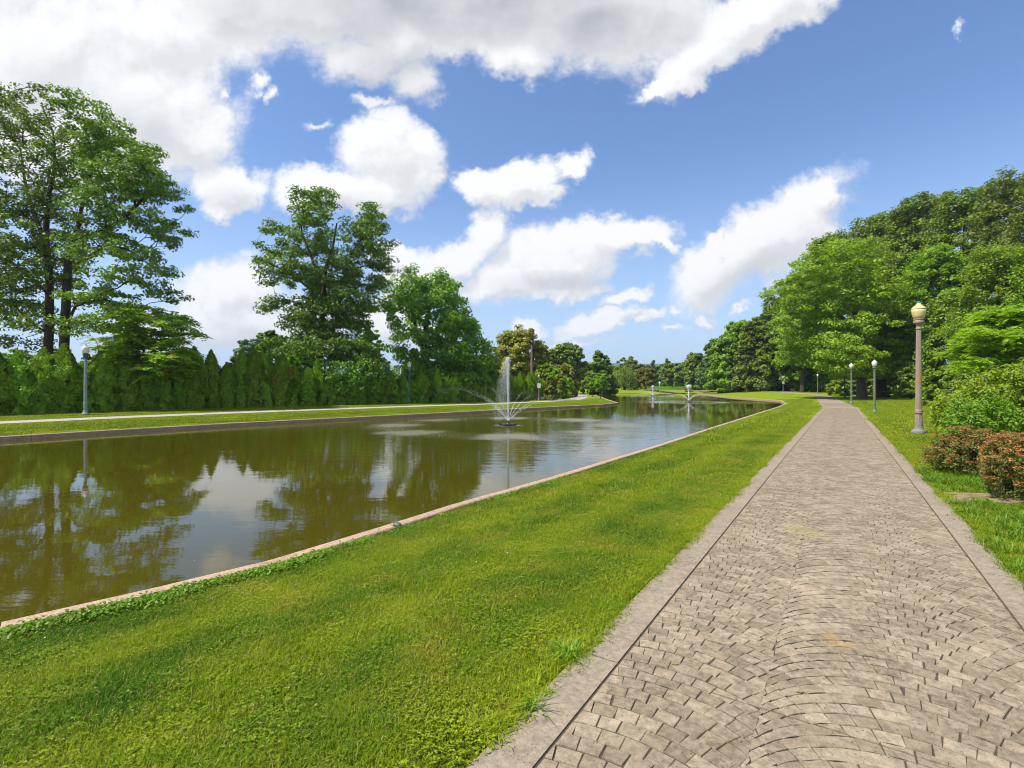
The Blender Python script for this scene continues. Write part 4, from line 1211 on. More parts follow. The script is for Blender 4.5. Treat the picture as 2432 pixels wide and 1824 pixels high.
def simple_tree(name, label, px_, d, top, hw, kind, lm, seed, bot=900, ntar=230, per=58, flat=0.6, Lf=1.0, cat='tree', group=None, trunk_r=None, basepx=None, mind=None, upb=0.7, cs=1.0, bm=None):
    m = d / FPX
    b0 = np.array([((basepx or px_) - W/2) * m, d, 0.0]); b0[2] = gz(b0[0], b0[1])
    zt = EYE - (top - HOR) * m; hgt = zt - b0[2]
    r0 = trunk_r or max(0.08, hgt * 0.016)
    cx = (px_ - W/2) * m
    tr_ = [([b0, b0 + (0.02 * hgt, 0, hgt * 0.3), (b0[0] * .4 + cx * .6, d, b0[2] + hgt * 0.6), (cx, d, b0[2] + hgt * 0.9)], [r0 * 1.25, r0, r0 * .65, r0 * .2])]
    L = np.clip(d * 0.0042, 0.12, 0.62) * Lf
    md = mind or hw * m * 0.115
    return make_tree(name, label, cat, b0, oval_lobes(px_, d, top, bot, hw, seed, kind), tr_, ntar, per, hw * m * 0.155 * cs, flat, L, LM[lm], bmat=bm or M_bark, seed=seed, mind=md, group=group, upb=upb, tip=0.02)
# middle distance, left bank
simple_tree('pine_tree', 'blue-green pine half hidden between the walnut and the olive tree', 1183, 95, 815, 26, 'cone', 'blue', 101, bot=900, ntar=130)
simple_tree('locust_tree', 'olive brown open-crowned tree behind the wooden pole', 1232, 84, 787, 64, 'round', 'olive', 102, bot=885, ntar=330, per=46)
simple_tree('locust_tree', 'small olive tree leaning out right of the pole', 1283, 88, 815, 24, 'round', 'olive', 103, bot=880, ntar=110)
simple_tree('oak_tree', 'dark spreading oak right of the wooden pole', 1345, 112, 822, 52, 'round', 'mid', 104, bot=905, ntar=260)
simple_tree('oak_tree', 'low dark tree beside the oak near the bend of the footpath', 1305, 110, 848, 36, 'round', 'dark', 105, bot=915, ntar=150)
simple_tree('gum_tree', 'dense cone-shaped green tree by the tip of the grass point', 1428, 125, 826, 40, 'cone', 'walnut', 106, bot=932, ntar=420, per=70, flat=.45)
simple_tree('shade_tree', 'low dark tree behind the cone-shaped tree', 1385, 128, 868, 30, 'round', 'dark', 107, bot=925, ntar=140)
simple_tree('shade_tree', 'pale green slender tree between the ragged tree and the walnut', 878, 78, 783, 30, 'round', 'bright', 108, bot=890, ntar=150)
simple_tree('pine_tree', 'grey-blue tree far behind the hedge left of the ragged tree', 600, 105, 812, 48, 'round', 'blue', 109, bot=890, ntar=190)
simple_tree('shade_tree', 'low round tree joined to the left foot of the ragged tree', 640, 58, 790, 34, 'round', 'maple', 110, bot=880, ntar=170)
simple_tree('pine_tree', 'distant grey-green tree in the gap left of the walnut', 905, 130, 850, 26, 'round', 'blue', 111, bot=905, ntar=90)
simple_tree('shade_tree', 'faded low tree below the far ridge', 955, 170, 872, 30, 'round', 'blue', 112, bot=915, ntar=90)
simple_tree('shade_tree', 'bushy tree behind the hedge right of the walnut', 1150, 70, 850, 36, 'round', 'walnut', 113, bot=910, ntar=150)
simple_tree('locust_tree', 'yellowish shrubby tree behind the lamp with the white notice', 1300, 80, 868, 34, 'round', 'bright', 114, bot=925, ntar=170)
simple_tree('locust_tree', 'low olive tree spilling over the mixed shrubs', 1332, 95, 872, 36, 'round', 'olive', 115, bot=925, ntar=170)
# two saplings on the grass point
for (px_, d_, top, hw, lab) in ((1407, 92.0, 888, 22, 'young sapling nearer the footpath on the grass point'), (1426, 78.0, 893, 16, 'young sapling at the water edge of the grass point')):
    simple_tree('sapling', lab, px_, d_, top, hw, 'round', 'bright', int(px_), bot=928 if hw < 20 else 924, ntar=90, per=34, trunk_r=0.05, group='saplings on the grass point', Lf=.8)
# far bank
def willow(px_, d, top, bot, hw, seed):
    m = d / FPX; r_ = np.random.default_rng(seed)
    b0 = np.array([(px_ - W/2) * m, d, 0]); b0[2] = gz(b0[0], b0[1]); zt = EYE - (top - HOR) * m; R_ = hw * m; hgt = zt - b0[2]
    root = thing('willow_tree', tuple(b0), 'weeping willow with trailing pale green strands on the far bank', 'tree')
    tg = []
    for i in range(120):
        a = r_.uniform(0, 6.28); f = r_.uniform(0, 1) ** .6; tg.append(b0 + (R_ * .9 * f * math.cos(a), R_ * .9 * f * math.sin(a), hgt * (0.97 - 0.35 * f * f)))
    tg = np.array(tg)
    tubes_mesh('trunk', grow([([b0, b0 + (0, 0, hgt * .35), b0 + (0.2, 0, hgt * .6)], [.5, .4, .2])], tg, seed), M_bark, root, b0)
    V = []
    for c in tg - b0:
        for s in range(5):
            p = c + r_.normal(0, .5, 3) * (1, 1, .3); ln = r_.uniform(.55, 1.0) * (c[2] - .4)
            zs = np.arange(0, ln, 0.32); q = p + np.column_stack([np.zeros_like(zs), np.zeros_like(zs), -zs]) + r_.normal(0, .06, (len(zs), 3))
            a = r_.uniform(0, 6.28, len(zs)); u = np.stack([np.cos(a), np.sin(a), np.zeros_like(a)], 1) * .13; dn = np.array([0, 0, -.5])
            V.append(np.stack([q - dn * .3, q + u, q + dn, q - u], 1).reshape(-1, 3))
    V = np.concatenate(V); mesh_np('crown', V, np.arange(len(V)).reshape(-1, 4), LM['willow'], root)
willow(1484, 162, 872, 932, 25, 77)
simple_tree('shade_tree', 'rounded tree rising behind the weeping willow', 1492, 190, 853, 30, 'round', 'mid', 121, bot=915, ntar=170)
simple_tree('shade_tree', 'brownish low tree right of the weeping willow', 1535, 168, 872, 26, 'round', 'olive', 122, bot=924, ntar=150)
simple_tree('shade_tree', 'dark low tree behind the willow strands', 1515, 175, 866, 28, 'round', 'dark', 123, bot=926, ntar=140)
simple_tree('spruce_tree', 'narrow dark spruce left of the taller spruce', 1551, 195, 850, 14, 'cone', 'blue', 124, bot=915, ntar=110)
simple_tree('spruce_tree', 'taller dark spruce standing above the far bank trees', 1583, 190, 842, 22, 'cone', 'conifer', 125, bot=920, ntar=150)
simple_tree('shade_tree', 'rounded shade tree behind the orange barrier', 1602, 172, 866, 32, 'round', 'mid', 126, bot=917, ntar=240)
simple_tree('shade_tree', 'green tree filling the gap behind the spruces', 1566, 205, 868, 34, 'round', 'walnut', 127, bot=920, ntar=150)
simple_tree('shade_tree', 'pale tree behind the rounded shade tree', 1640, 215, 855, 34, 'round', 'olive', 128, bot=915, ntar=150)
simple_tree('shade_tree', 'distant tree closing the gap above the grass point', 1455, 230, 872, 40, 'round', 'mid', 129, bot=925, ntar=160)
simple_tree('shade_tree', 'distant grey-green tree beyond the saplings', 1400, 240, 880, 40, 'round', 'blue', 130, bot=925, ntar=130)
# wood on the right, from far to near
FOREST = [
 (1663,148,845,36,'dark','dark tree with vines hanging beside the open lawn at the far bank',930,'dome'),
 (1690,140,802,34,'conifer','tall dark pine behind the first light-leaved tree of the wood',905,'cone'),
 (1650,160,842,24,'mid','slim green tree at the far end of the wood',920,'round'),
 (1722,122,805,44,'bright','light yellow-green tree leading the wood by the far lawn',920,'dome'),
 (1755,135,770,46,'locust','pale crown above the light-leaved tree of the wood',890,'round'),
 (1800,112,768,52,'mid','green tree with pale leaf tufts beside the bend',922,'dome'),
 (1845,120,722,54,'mid','taller grey-green crown behind the bend of the path',880,'round'),
 (1770,118,842,40,'dark','dark undergrowth tree by the vine-hung bend',932,'dome'),
 (1880,108,735,56,'bright','fresh green crown over the far lamp',900,'round'),
 (1905,100,655,58,'mid','high rounded crown behind the layered locust',850,'round'),
 (1985,96,562,78,'mid','high oak crown against the sky behind the layered locust',760,'round'),
 (2085,88,520,80,'dark','dark crown near the middle of the wood ridge',740,'round'),
 (2185,80,478,86,'dark','dark oak crown right of the ridge middle',720,'round'),
 (2290,72,458,86,'dark','dark oak crown above the brown lamp',720,'round'),
 (2400,62,420,96,'dark','tallest dark oak at the upper edge of the wood',700,'round'),
 (2520,55,400,120,'dark','dark oak standing just beyond the tallest one',760,'round'),
 (2230,70,600,90,'bright','light crown over the dark hollow of the wood',820,'round'),
 (2170,74,700,70,'dark','shaded tree in the dark hollow behind the brown lamp',930,'dome'),
 (2265,60,700,80,'mid','grey-green tree behind the brown lamp',920,'dome'),
 (2370,46,590,110,'bright','bright feathery tree at the right of the wood',850,'dome'),
 (2500,42,600,110,'bright','bright tree beside the feathery one',900,'dome'),
 (1925,108,820,44,'bright','low leafy tree behind the pale green lamp row',934,'dome'),
 (1880,114,850,40,'bright','light low tree beside the lamp at the bend',932,'dome'),
 (2010,100,790,70,'mid','shaded tree behind the two thick trunks',935,'dome'),
 (2110,92,770,60,'mid','dark filler tree behind the locust trunk',935,'dome'),
]
for i, (px_, d_, top, hw, lm, lab, bot, kd) in enumerate(FOREST):
    simple_tree('woodland_tree', lab, px_, d_, top, hw, kd, lm, 200 + i, bot=bot, ntar=int(240 + hw * 2.2), per=58, flat=0.75, upb=0.8, cs=1.15)
# the layered locusts with thick trunks on the lawn
D5 = 70.0
bE = at(2047, 945, D5); bE[2] = gz(bE[0], bE[1]); bF = at(2096, 941, D5 + 5); bF[2] = gz(bF[0], bF[1])
lobE = [(1965,600,40,12),(2010,590,46,14),(2080,585,34,16),(1930,640,44,14),(2000,630,54,16),(2080,625,44,16),(1880,680,40,14),(1950,680,50,16),(2030,670,56,16),(2110,665,44,16),(1900,725,46,16),(1980,720,56,18),(2060,715,60,18),(2140,700,40,16),(1885,765,40,16),(1960,770,56,18),(2050,770,60,18),(2140,750,44,16),(1900,810,44,18),(1970,820,56,18),(2040,830,56,20),(1920,850,40,16),(1990,865,46,14),(2045,875,50,12)]
lobF = [(2150,690,40,14),(2120,735,46,16),(2180,735,36,14),(2110,780,50,16),(2175,785,40,16),(2090,825,52,16),(2160,830,46,16),(2060,860,40,12),(2110,868,56,14),(2175,868,40,12),(2060,890,40,8),(2150,895,40,8)]
lobE = [(a_, b_, c_, d_ * 1.55) for a_, b_, c_, d_ in lobE]; lobF = [(a_, b_, c_, d_ * 1.5) for a_, b_, c_, d_ in lobF]
make_tree('locust_tree', 'large light green layered tree with thick grey trunk beside the lawn lamp', 'tree', bE, px_lobes(lobE, bE, D5, 7.5, 8, 2), [(px_line([(2047,947),(2045,900),(2040,820),(2030,740),(2020,660)], D5), [.72,.52,.42,.3,.12]), (px_line([(2040,830),(2085,760),(2110,690)], D5, .5), [.3,.2,.08]), (px_line([(2036,790),(1980,740),(1930,700)], D5, -.5), [.28,.18,.07])], 620, 66, 1.2, 0.45, 0.29, LM['locust'], bmat=M_bark2, seed=51, mind=0.8, upb=0.9)
make_tree('locust_tree', 'light green layered tree with reddish flared trunk nearer the brown lamp', 'tree', bF, px_lobes(lobF, bF, D5 + 5, 5.5, 9, 2), [(px_line([(2096,944),(2094,925),(2090,880),(2088,820),(2095,760)], D5 + 5), [1.0,.66,.52,.4,.2]), (px_line([(2090,860),(2130,800),(2160,730)], D5 + 5, .5), [.3,.2,.07])], 430, 66, 1.15, 0.45, 0.3, LM['locust'], bmat=M_bark, seed=52, mind=0.8, upb=0.9)
# undergrowth at the wood edge and near shrubs
for i, (px_, d_, top, hw, lm, lab) in enumerate([(1990,84,905,26,'locust','yellow-green bush by the thin dark post'),(2165,64,880,40,'mid','dark undergrowth behind the brown lamp foot'),(2235,44,880,50,'bright','leafy bush right of the brown lamp'),(1935,107,890,26,'bright','bush behind the far lamp'),(1850,119,895,34,'locust','bush beside the notice lamp at the bend'),(2010,90,900,30,'dark','bush in the shade behind the thick trunks'),(2060,88,895,40,'dark','shaded bush between the thick trunks'),(2125,82,893,44,'dark','shaded bush right of the flared trunk'),(1740,125,905,34,'dark','undergrowth along the far lawn'),(1790,118,905,34,'mid','undergrowth left of the notice lamp'),(2330,40,800,80,'mid','tall dense bush under the feathery tree'),(2440,34,800,90,'mid','tall dense bush at the right border')]):
    simple_tree('bush', lab, px_, d_, top, hw, 'dome', lm, 300 + i, bot=HOR + 1200 * 1.2 / d_, ntar=130, per=60, cat='bush', trunk_r=.05)
D6 = 27.0
bG = at(2380, 985, D6); bG[2] = gz(bG[0], bG[1])
lobG = [(2320,790,24,16),(2360,760,30,18),(2400,745,40,20),(2340,830,34,20),(2400,810,40,26),(2440,790,40,30),(2320,865,30,16),(2380,870,40,22),(2440,860,40,26),(2470,750,50,30)]
frond_tree('sumac_tree', 'young tree with long feathery leaves above the bright shrub', bG, px_lobes(lobG, bG, D6, 2.0, 12), [(px_line([(2380,985),(2384,880),(2390,800)], D6), [.09,.07,.04])], 380, 8, 0.62, 0.24, LM['ailanthus'], 61, 0.25)

# --- bright shrub and the rust-topped spireas in front
def shrub(name, label, centre, rx, ry, h, seed, nst, leafL, lm, per, top=None, topL=0.02, nlobe=9, group=None, cs=0.10, tiers=None):
    r_ = np.random.default_rng(seed); base = np.array([centre[0], centre[1], gz(*centre)])
    root = thing(name, tuple(base), label, 'shrub', group)
    lobes = []
    for i in range(nlobe):
        a = r_.uniform(0, 6.28); f = math.sqrt(r_.uniform(0, .75)); q = 0.34
        hz = h * (1 - 0.42 * f * f) * r_.uniform(.78, 1.1)
        lobes.append((base[0] + rx*f*.85*math.cos(a), base[1] + ry*f*.85*math.sin(a), base[2] + hz * 0.55, rx * q * r_.uniform(.8, 1.3), ry * q * r_.uniform(.8, 1.3), hz * 0.47))
    tg = lobe_targets(lobes, nst, seed, 0.72, cs * 0.6)
    tg = tg[tg[:, 2] > base[2] + 0.06]
    trk = [([base + (r_.normal(0, .1*rx), r_.normal(0, .1*ry), 0), base + (r_.normal(0, .35*rx), r_.normal(0, .35*ry), h * .45)], [.018, .008]) for _ in range(7)]
    tubes_mesh('stem', grow(trk, tg[::2], seed, tip=0.0022, up=.2), M_bark2, root, base)
    V, F = leaves(tg - base, per, cs, 0.8, leafL, seed + 3, upb=.6, centre=np.array([0, 0, h * .3]), ratio=.45)
    mesh_np('foliage', V, F, LM[lm], root)
    if top:
        out_ = tg[(tg[:, 2] > base[2] + h * .22)] - base
        out_ = out_[r_.random(len(out_)) < 0.72]
        V, F = leaves(out_ + np.array([0, 0, .035]) + out_ / (np.linalg.norm(out_, axis=1)[:, None]) * .03, 46, cs * .72, 0.5, topL, seed + 4, upb=1.6, ratio=.8)
        mesh_np('flower_head', V, F, LM[top], root)
    return root
shrub('viburnum_shrub', 'large bright yellow-green shrub with arching shoots behind the rust-topped bushes', (15.3, 14.6), 2.9, 2.0, 2.35, 71, 1300, 0.115, 'viburnum', 34, nlobe=22, cs=0.20)
shrub('viburnum_shrub', 'darker arching shrub reaching toward the lamp from the bright shrub', (12.35, 13.3), 0.85, 0.9, 1.5, 72, 520, 0.085, 'walnut', 26, nlobe=12, cs=0.17)
shrub('spirea_shrub', 'low mounded shrub with rusty flower heads farther from the brick apron', (8.55, 9.3), 0.80, 0.75, 0.86, 73, 1000, 0.042, 'spirea', 26, top='rust', topL=0.020, nlobe=16, cs=0.075)
shrub('spirea_shrub', 'larger rusty-headed shrub next to the brick apron', (7.62, 7.10), 0.85, 0.80, 1.0, 74, 1300, 0.040, 'spirea', 26, top='rust', topL=0.018, nlobe=18, cs=0.072)
shrub('spirea_shrub', 'third rusty-headed shrub behind the larger one', (9.9, 9.2), 1.2, 0.9, 0.95, 75, 800, 0.045, 'spirea', 24, top='rust', topL=0.022, nlobe=14, cs=0.085)

# ================================================================ hedge of arborvitae
hl_px = [(0,987,-.05),(280,977.5,-.05),(560,968.5,-.05),(830,962,-.08),(1100,955.5,-.12),(1296,949.8,-.2)]
hl = np.array([P(a, b_, z)[:2] for a, b_, z in hl_px]); hl = np.vstack([hl[0] - (hl[1]-hl[0])/np.linalg.norm(hl[1]-hl[0]) * 9, hl])
hs = np.concatenate([[0], np.cumsum(np.linalg.norm(np.diff(hl, axis=0), axis=1))])
def arbor_mesh(seed, hgt, rad, nl):
    r_ = np.random.default_rng(seed)
    f = r_.uniform(0, 1, nl * 2) ** 1.25; a = r_.uniform(0, 6.28, nl * 2)
    hole = np.sin(a*3.7 + f*6 + seed) * np.sin(f*19 + a*2 + seed*3) + .6*np.sin(a*9 + f*31) * np.sin(f*44 - a*5)
    ok = hole > r_.uniform(-1.1, .35, nl * 2); f, a = f[ok][:nl], a[ok][:nl]; n = len(f)
    bumps = 0.84 + 0.13*np.sin(a*3 + f*5 + seed) + 0.10*np.sin(a*7 - f*11 + seed*2) + .08*np.sin(f*26 + a*4)
    prof = np.where(f < .60, 0.90 + 0.10*np.sin(f*3.5), np.clip((1 - f) / .40, 0, 1) ** 0.85 * 0.98)
    rr = rad * prof * bumps * r_.uniform(.72, 1.04, n)
    z = hgt * f
    p = np.stack([rr*np.cos(a), rr*np.sin(a), z + 0.03], 1)
    out_ = np.stack([np.cos(a), np.sin(a), r_.uniform(0.1, .9, n)], 1); out_ /= np.linalg.norm(out_, axis=1)[:, None]
    tang = np.stack([-np.sin(a), np.cos(a), r_.normal(0, .5, n)], 1); tang /= np.linalg.norm(tang, axis=1)[:, None]
    upv = np.cross(out_, tang); mixv = upv * r_.uniform(.4, 1, n)[:, None] + out_ * r_.uniform(0, .8, n)[:, None]; mixv /= np.linalg.norm(mixv, axis=1)[:, None]
    mixv[:, 2] = np.abs(mixv[:, 2])
    s = r_.uniform(0.06, 0.14, n)[:, None]
    V = np.stack([p - mixv*s*.6 - tang*s*.8, p + tang*s*.8 - mixv*s*.3, p + mixv*s*1.4], 1).reshape(-1, 3)
    return V, np.arange(len(V)).reshape(-1, 3)
arb = []
for i in range(5):
    V, F = arbor_mesh(80 + i, 3.6, 0.92, 11000)
    root = thing('arborvitae', (0, 0, 0), 'x', 'tree', 'arborvitae trees in the long hedge')
    tubes_mesh('trunk', [(np.array([(0, 0, 0), (0, .02, 1.5), (0, 0, 3.2)]), np.array([.07, .05, .02]))], M_bark, root, np.zeros(3))
    mesh_np('crown', V, F, LM['arbor'], root)
    arb.append(root)
zones = [(0, 'clipped conifer of the hedge section left of the grey lamp, below the tall oaks'), (230, 'clipped conifer of the hedge section under the feathery low tree'), (470, 'pointed conifer of the hedge section between the feathery tree and the ragged tree'), (720, 'vine-covered conifer of the hedge section below the ragged tree'), (930, 'pointed conifer of the hedge section below the walnut tree'), (1150, 'conifer of the hedge end between the tall fountain jet and the mixed shrubs')]
k = 0.4; i = 0
while k < hs[-1]:
    c = np.array([np.interp(k, hs, hl[:, 0]), np.interp(k, hs, hl[:, 1])]); tdir = np.array([np.interp(k + .5, hs, hl[:, 0]), np.interp(k + .5, hs, hl[:, 1])]) - c; tdir /= np.linalg.norm(tdir)
    c = c + np.array([-tdir[1], tdir[0]]) * (0.75 + rng.normal(0, .12))
    u = W/2 + FPX * c[0] / c[1]
    tgt = np.interp(u, [0, 300, 560, 700, 850, 950, 1100, 1296], [3.75, 3.9, 4.2, 3.9, 3.2, 3.1, 3.1, 3.35])
    root = arb[i] if i < 5 else copy_tree(arb[int(rng.integers(0, 5))])
    s = tgt / 3.6 * rng.uniform(0.78, 1.12)
    root.location = (c[0], c[1], gz(c[0], c[1])); root.rotation_euler = (rng.normal(0, .035), rng.normal(0, .035), rng.uniform(0, 6.28)); root.scale = (rng.uniform(.82, 1.22),) * 2 + (s,)
    root['label'] = [z for z in zones if z[0] <= max(u, 0)][-1][1]
    k += rng.uniform(0.92, 1.18); i += 1
for px_, d_, top, hw, lm, lab in ((40, 31.5, 838, 52, 'walnut', 'leafy overgrowth showing over the hedge left of the grey lamp'), (225, 34.5, 842, 34, 'mid', 'leafy overgrowth just right of the grey lamp'), (560, 42.5, 858, 30, 'mid', 'low overgrowth between hedge tips left of the ragged tree'), (705, 46, 846, 46, 'walnut', 'bushy overgrowth at the foot of the ragged tree'), (985, 53, 880, 46, 'walnut', 'bushy overgrowth behind the dark green lamp post'), (1110, 58, 884, 40, 'mid', 'bushy overgrowth behind the tall fountain plume')):
    simple_tree('bush', lab, px_, d_, top, hw, 'dome', lm, 400 + int(px_), bot=930, ntar=110, per=46, cat='bush', trunk_r=.05)
# vine curtain over the hedge below the ragged tree, with a few red leaves farther left
def curtain(name, label, rows, d, lm, n, L, seed, thick=0.25):
    r_ = np.random.default_rng(seed); base = at(rows[0][0], 965, d); base[2] = gz(base[0], base[1])
    root = thing(name, tuple(base), label, 'vine'); cl_, ts = [], []
    for (a, b_, rx, ry, dd_) in rows:
        m = (d + dd_) / FPX; c = at(a, b_, d + dd_)
        k_ = int(n * rx * ry / 900)
        o_ = r_.normal(0, .5, (k_, 3)); p = c + o_ * (rx * m, thick, ry * m); cl_.append(p)
    cl_ = np.concatenate(cl_)
    tag(tubes_mesh('stem', [(np.array([p + (0, .1, .4), p + (r_.normal(0, .1), .05, .1), p + (0, 0, -.35)]), np.array([.012, .01, .006])) for p in cl_[::9]], M_bark, root, base), kind='stuff')
    V, F = leaves(cl_ - base, 9, 0.16, 1.0, L, seed, upb=.5, ratio=.75)
    V[:, 1] -= .0
    mesh_np('foliage', V, F, LM[lm], root)
curtain('climbing_vine', 'pale heart-leaved vine draped over the hedge below the ragged tree', [(790,868,36,9,0),(840,872,44,12,1.4),(890,875,40,12,3),(790,892,24,18,0),(835,900,40,20,1.2),(880,905,36,20,2.8),(815,920,18,16,.8),(880,930,16,14,2.8),(925,890,24,14,4)], 44.15, 'vine', 150, 0.16, 91)
curtain('climbing_vine', 'tiny tangle of red creeper leaves on the hedge', [(655,902,4,6,0),(690,880,3,8,.6)], 40.6, 'red', 420, 0.09, 92)
curtain('climbing_vine', 'thin creeper on the conifers left of the grey lamp', [(100,850,26,10,0),(60,925,14,8,-.9),(140,885,26,16,.6),(60,865,20,16,-.7)], 28.4, 'vine', 60, 0.10, 93)
# mixed flowering shrubs past the hedge
for i, (px_, d_, top, hw, lab, lm) in enumerate([(1308,64.5,898,18,'mixed','mixed'),(1328,71,893,22,'','mixed'),(1348,80,898,16,'','bright'),(1362,90,905,14,'','mixed'),(1314,72,880,18,'','bright')]):
    simple_tree('flowering_shrub', ['tall mixed shrub just past the hedge end', 'reddish flowering shrub behind the twin lamps', 'yellow-green shrub between the twin lamps', 'small reddish shrub at the bend of the footpath', 'yellow-green shrub top behind the notice lamp'][i], px_, d_, top, hw, 'dome', lm, 330 + i, bot=HOR + 1200 * 1.75 / d_, ntar=110, per=46, cat='shrub', trunk_r=.03)

# ================================================================ far land
r_ = np.random.default_rng(5)
def ridge(name, y0, x0, x1, hfun, depth, matr):
    n = 90; xs = np.linspace(x0, x1, n); rows = []
    for j, (dy_, hf) in enumerate(((0, 0), (depth * .3, .5), (depth * .6, .9), (depth, 1.0), (depth * 1.6, .6))):
        rows.append(np.column_stack([xs, np.full(n, y0 + dy_) + 30 * np.sin(xs / 400 + j), hfun(xs) * hf + r_.normal(0, 2, n) * (hf > 0)]))
    V = np.concatenate(rows); F = [(j*n + i, j*n + i + 1, (j+1)*n + i + 1, (j+1)*n + i) for j in range(4) for i in range(n - 1)]
    ob = mesh_np(name, V, np.array(F), matr, smooth=True); tag(ob, kind='structure'); return ob
M_hill = simple('wooded_ridge', (0.045, 0.085, 0.030), 0.95, var=0.4, scale=0.02, bump=0)
ridge('wooded_ridge', 2400, -3600, 2600, lambda x: 120 + 14 * np.sin(x / 300 + 1) + 22 * np.sin(x / 900), 500, M_hill)
# tree belt far behind: reads as one mass
bx = []
for i in range(900):
    a = r_.uniform(-1.15, 1.15); d_ = r_.uniform(260, 420); bx.append((d_ * math.tan(a) if abs(a) < 1 else r_.uniform(-1, 1) * 600, d_, 0))
bx = np.array(bx); bx[:, 2] = r_.uniform(1, 8, len(bx))
V, F = leaves(bx, 46, 5.0, 0.8, 1.6, 6, upb=1.0)
V[:, 2] = np.maximum(V[:, 2], 0)
ob = mesh_np('distant_wood', V, F, LM['mid']); tag(ob, 'distant wood closing the view beyond the park', kind='stuff')

# ================================================================ lamps
M_globe = simple('frosted_globe', (0.72, 0.68, 0.58), 0.35, var=0.06, scale=3, bump=0.02)
M_globe_y = simple('yellowed_globe', (0.66, 0.53, 0.24), 0.35, var=0.12, scale=4, bump=0.03)
M_globe_o = simple('orange_globe', (0.60, 0.33, 0.17), 0.4, var=0.12, scale=4, bump=0.03)
M_gtop = simple('globe_lid', (0.62, 0.60, 0.58), 0.3, var=0.08, scale=5, bump=0.03)
M_grey = simple('grey_green_paint', (0.27, 0.32, 0.325), 0.55, var=0.25, scale=6, bump=0.2)
M_pale = simple('pale_green_paint', (0.150, 0.185, 0.125), 0.5, var=0.25, scale=6, bump=0.2)
M_dgreen = simple('dark_green_paint', (0.035, 0.095, 0.07), 0.45, var=0.2, scale=6, bump=0.1)
M_verd = simple('dark_collar', (0.055, 0.075, 0.06), 0.5, var=0.3, scale=8, bump=0.15)
M_brown = simple('weathered_brown_paint', (0.34, 0.225, 0.15), 0.6, var=0.3, scale=5, bump=0.35, col2=(0.25, 0.235, 0.175))
M_wood = simple('weathered_pole_wood', (0.24, 0.15, 0.10), 0.85, var=0.35, scale=4, bump=0.5)
M_teal = simple('teal_cap', (0.03, 0.26, 0.32), 0.4, var=0.15)
M_rust = simple('rust_mark', (0.45, 0.24, 0.06), 0.8, var=0.3)
M_white = simple('white_sign_paint', (0.74, 0.74, 0.76), 0.5, var=0.05, scale=3, bump=0.02)
M_black = simple('black_print', (0.04, 0.04, 0.05), 0.6, var=0.1)
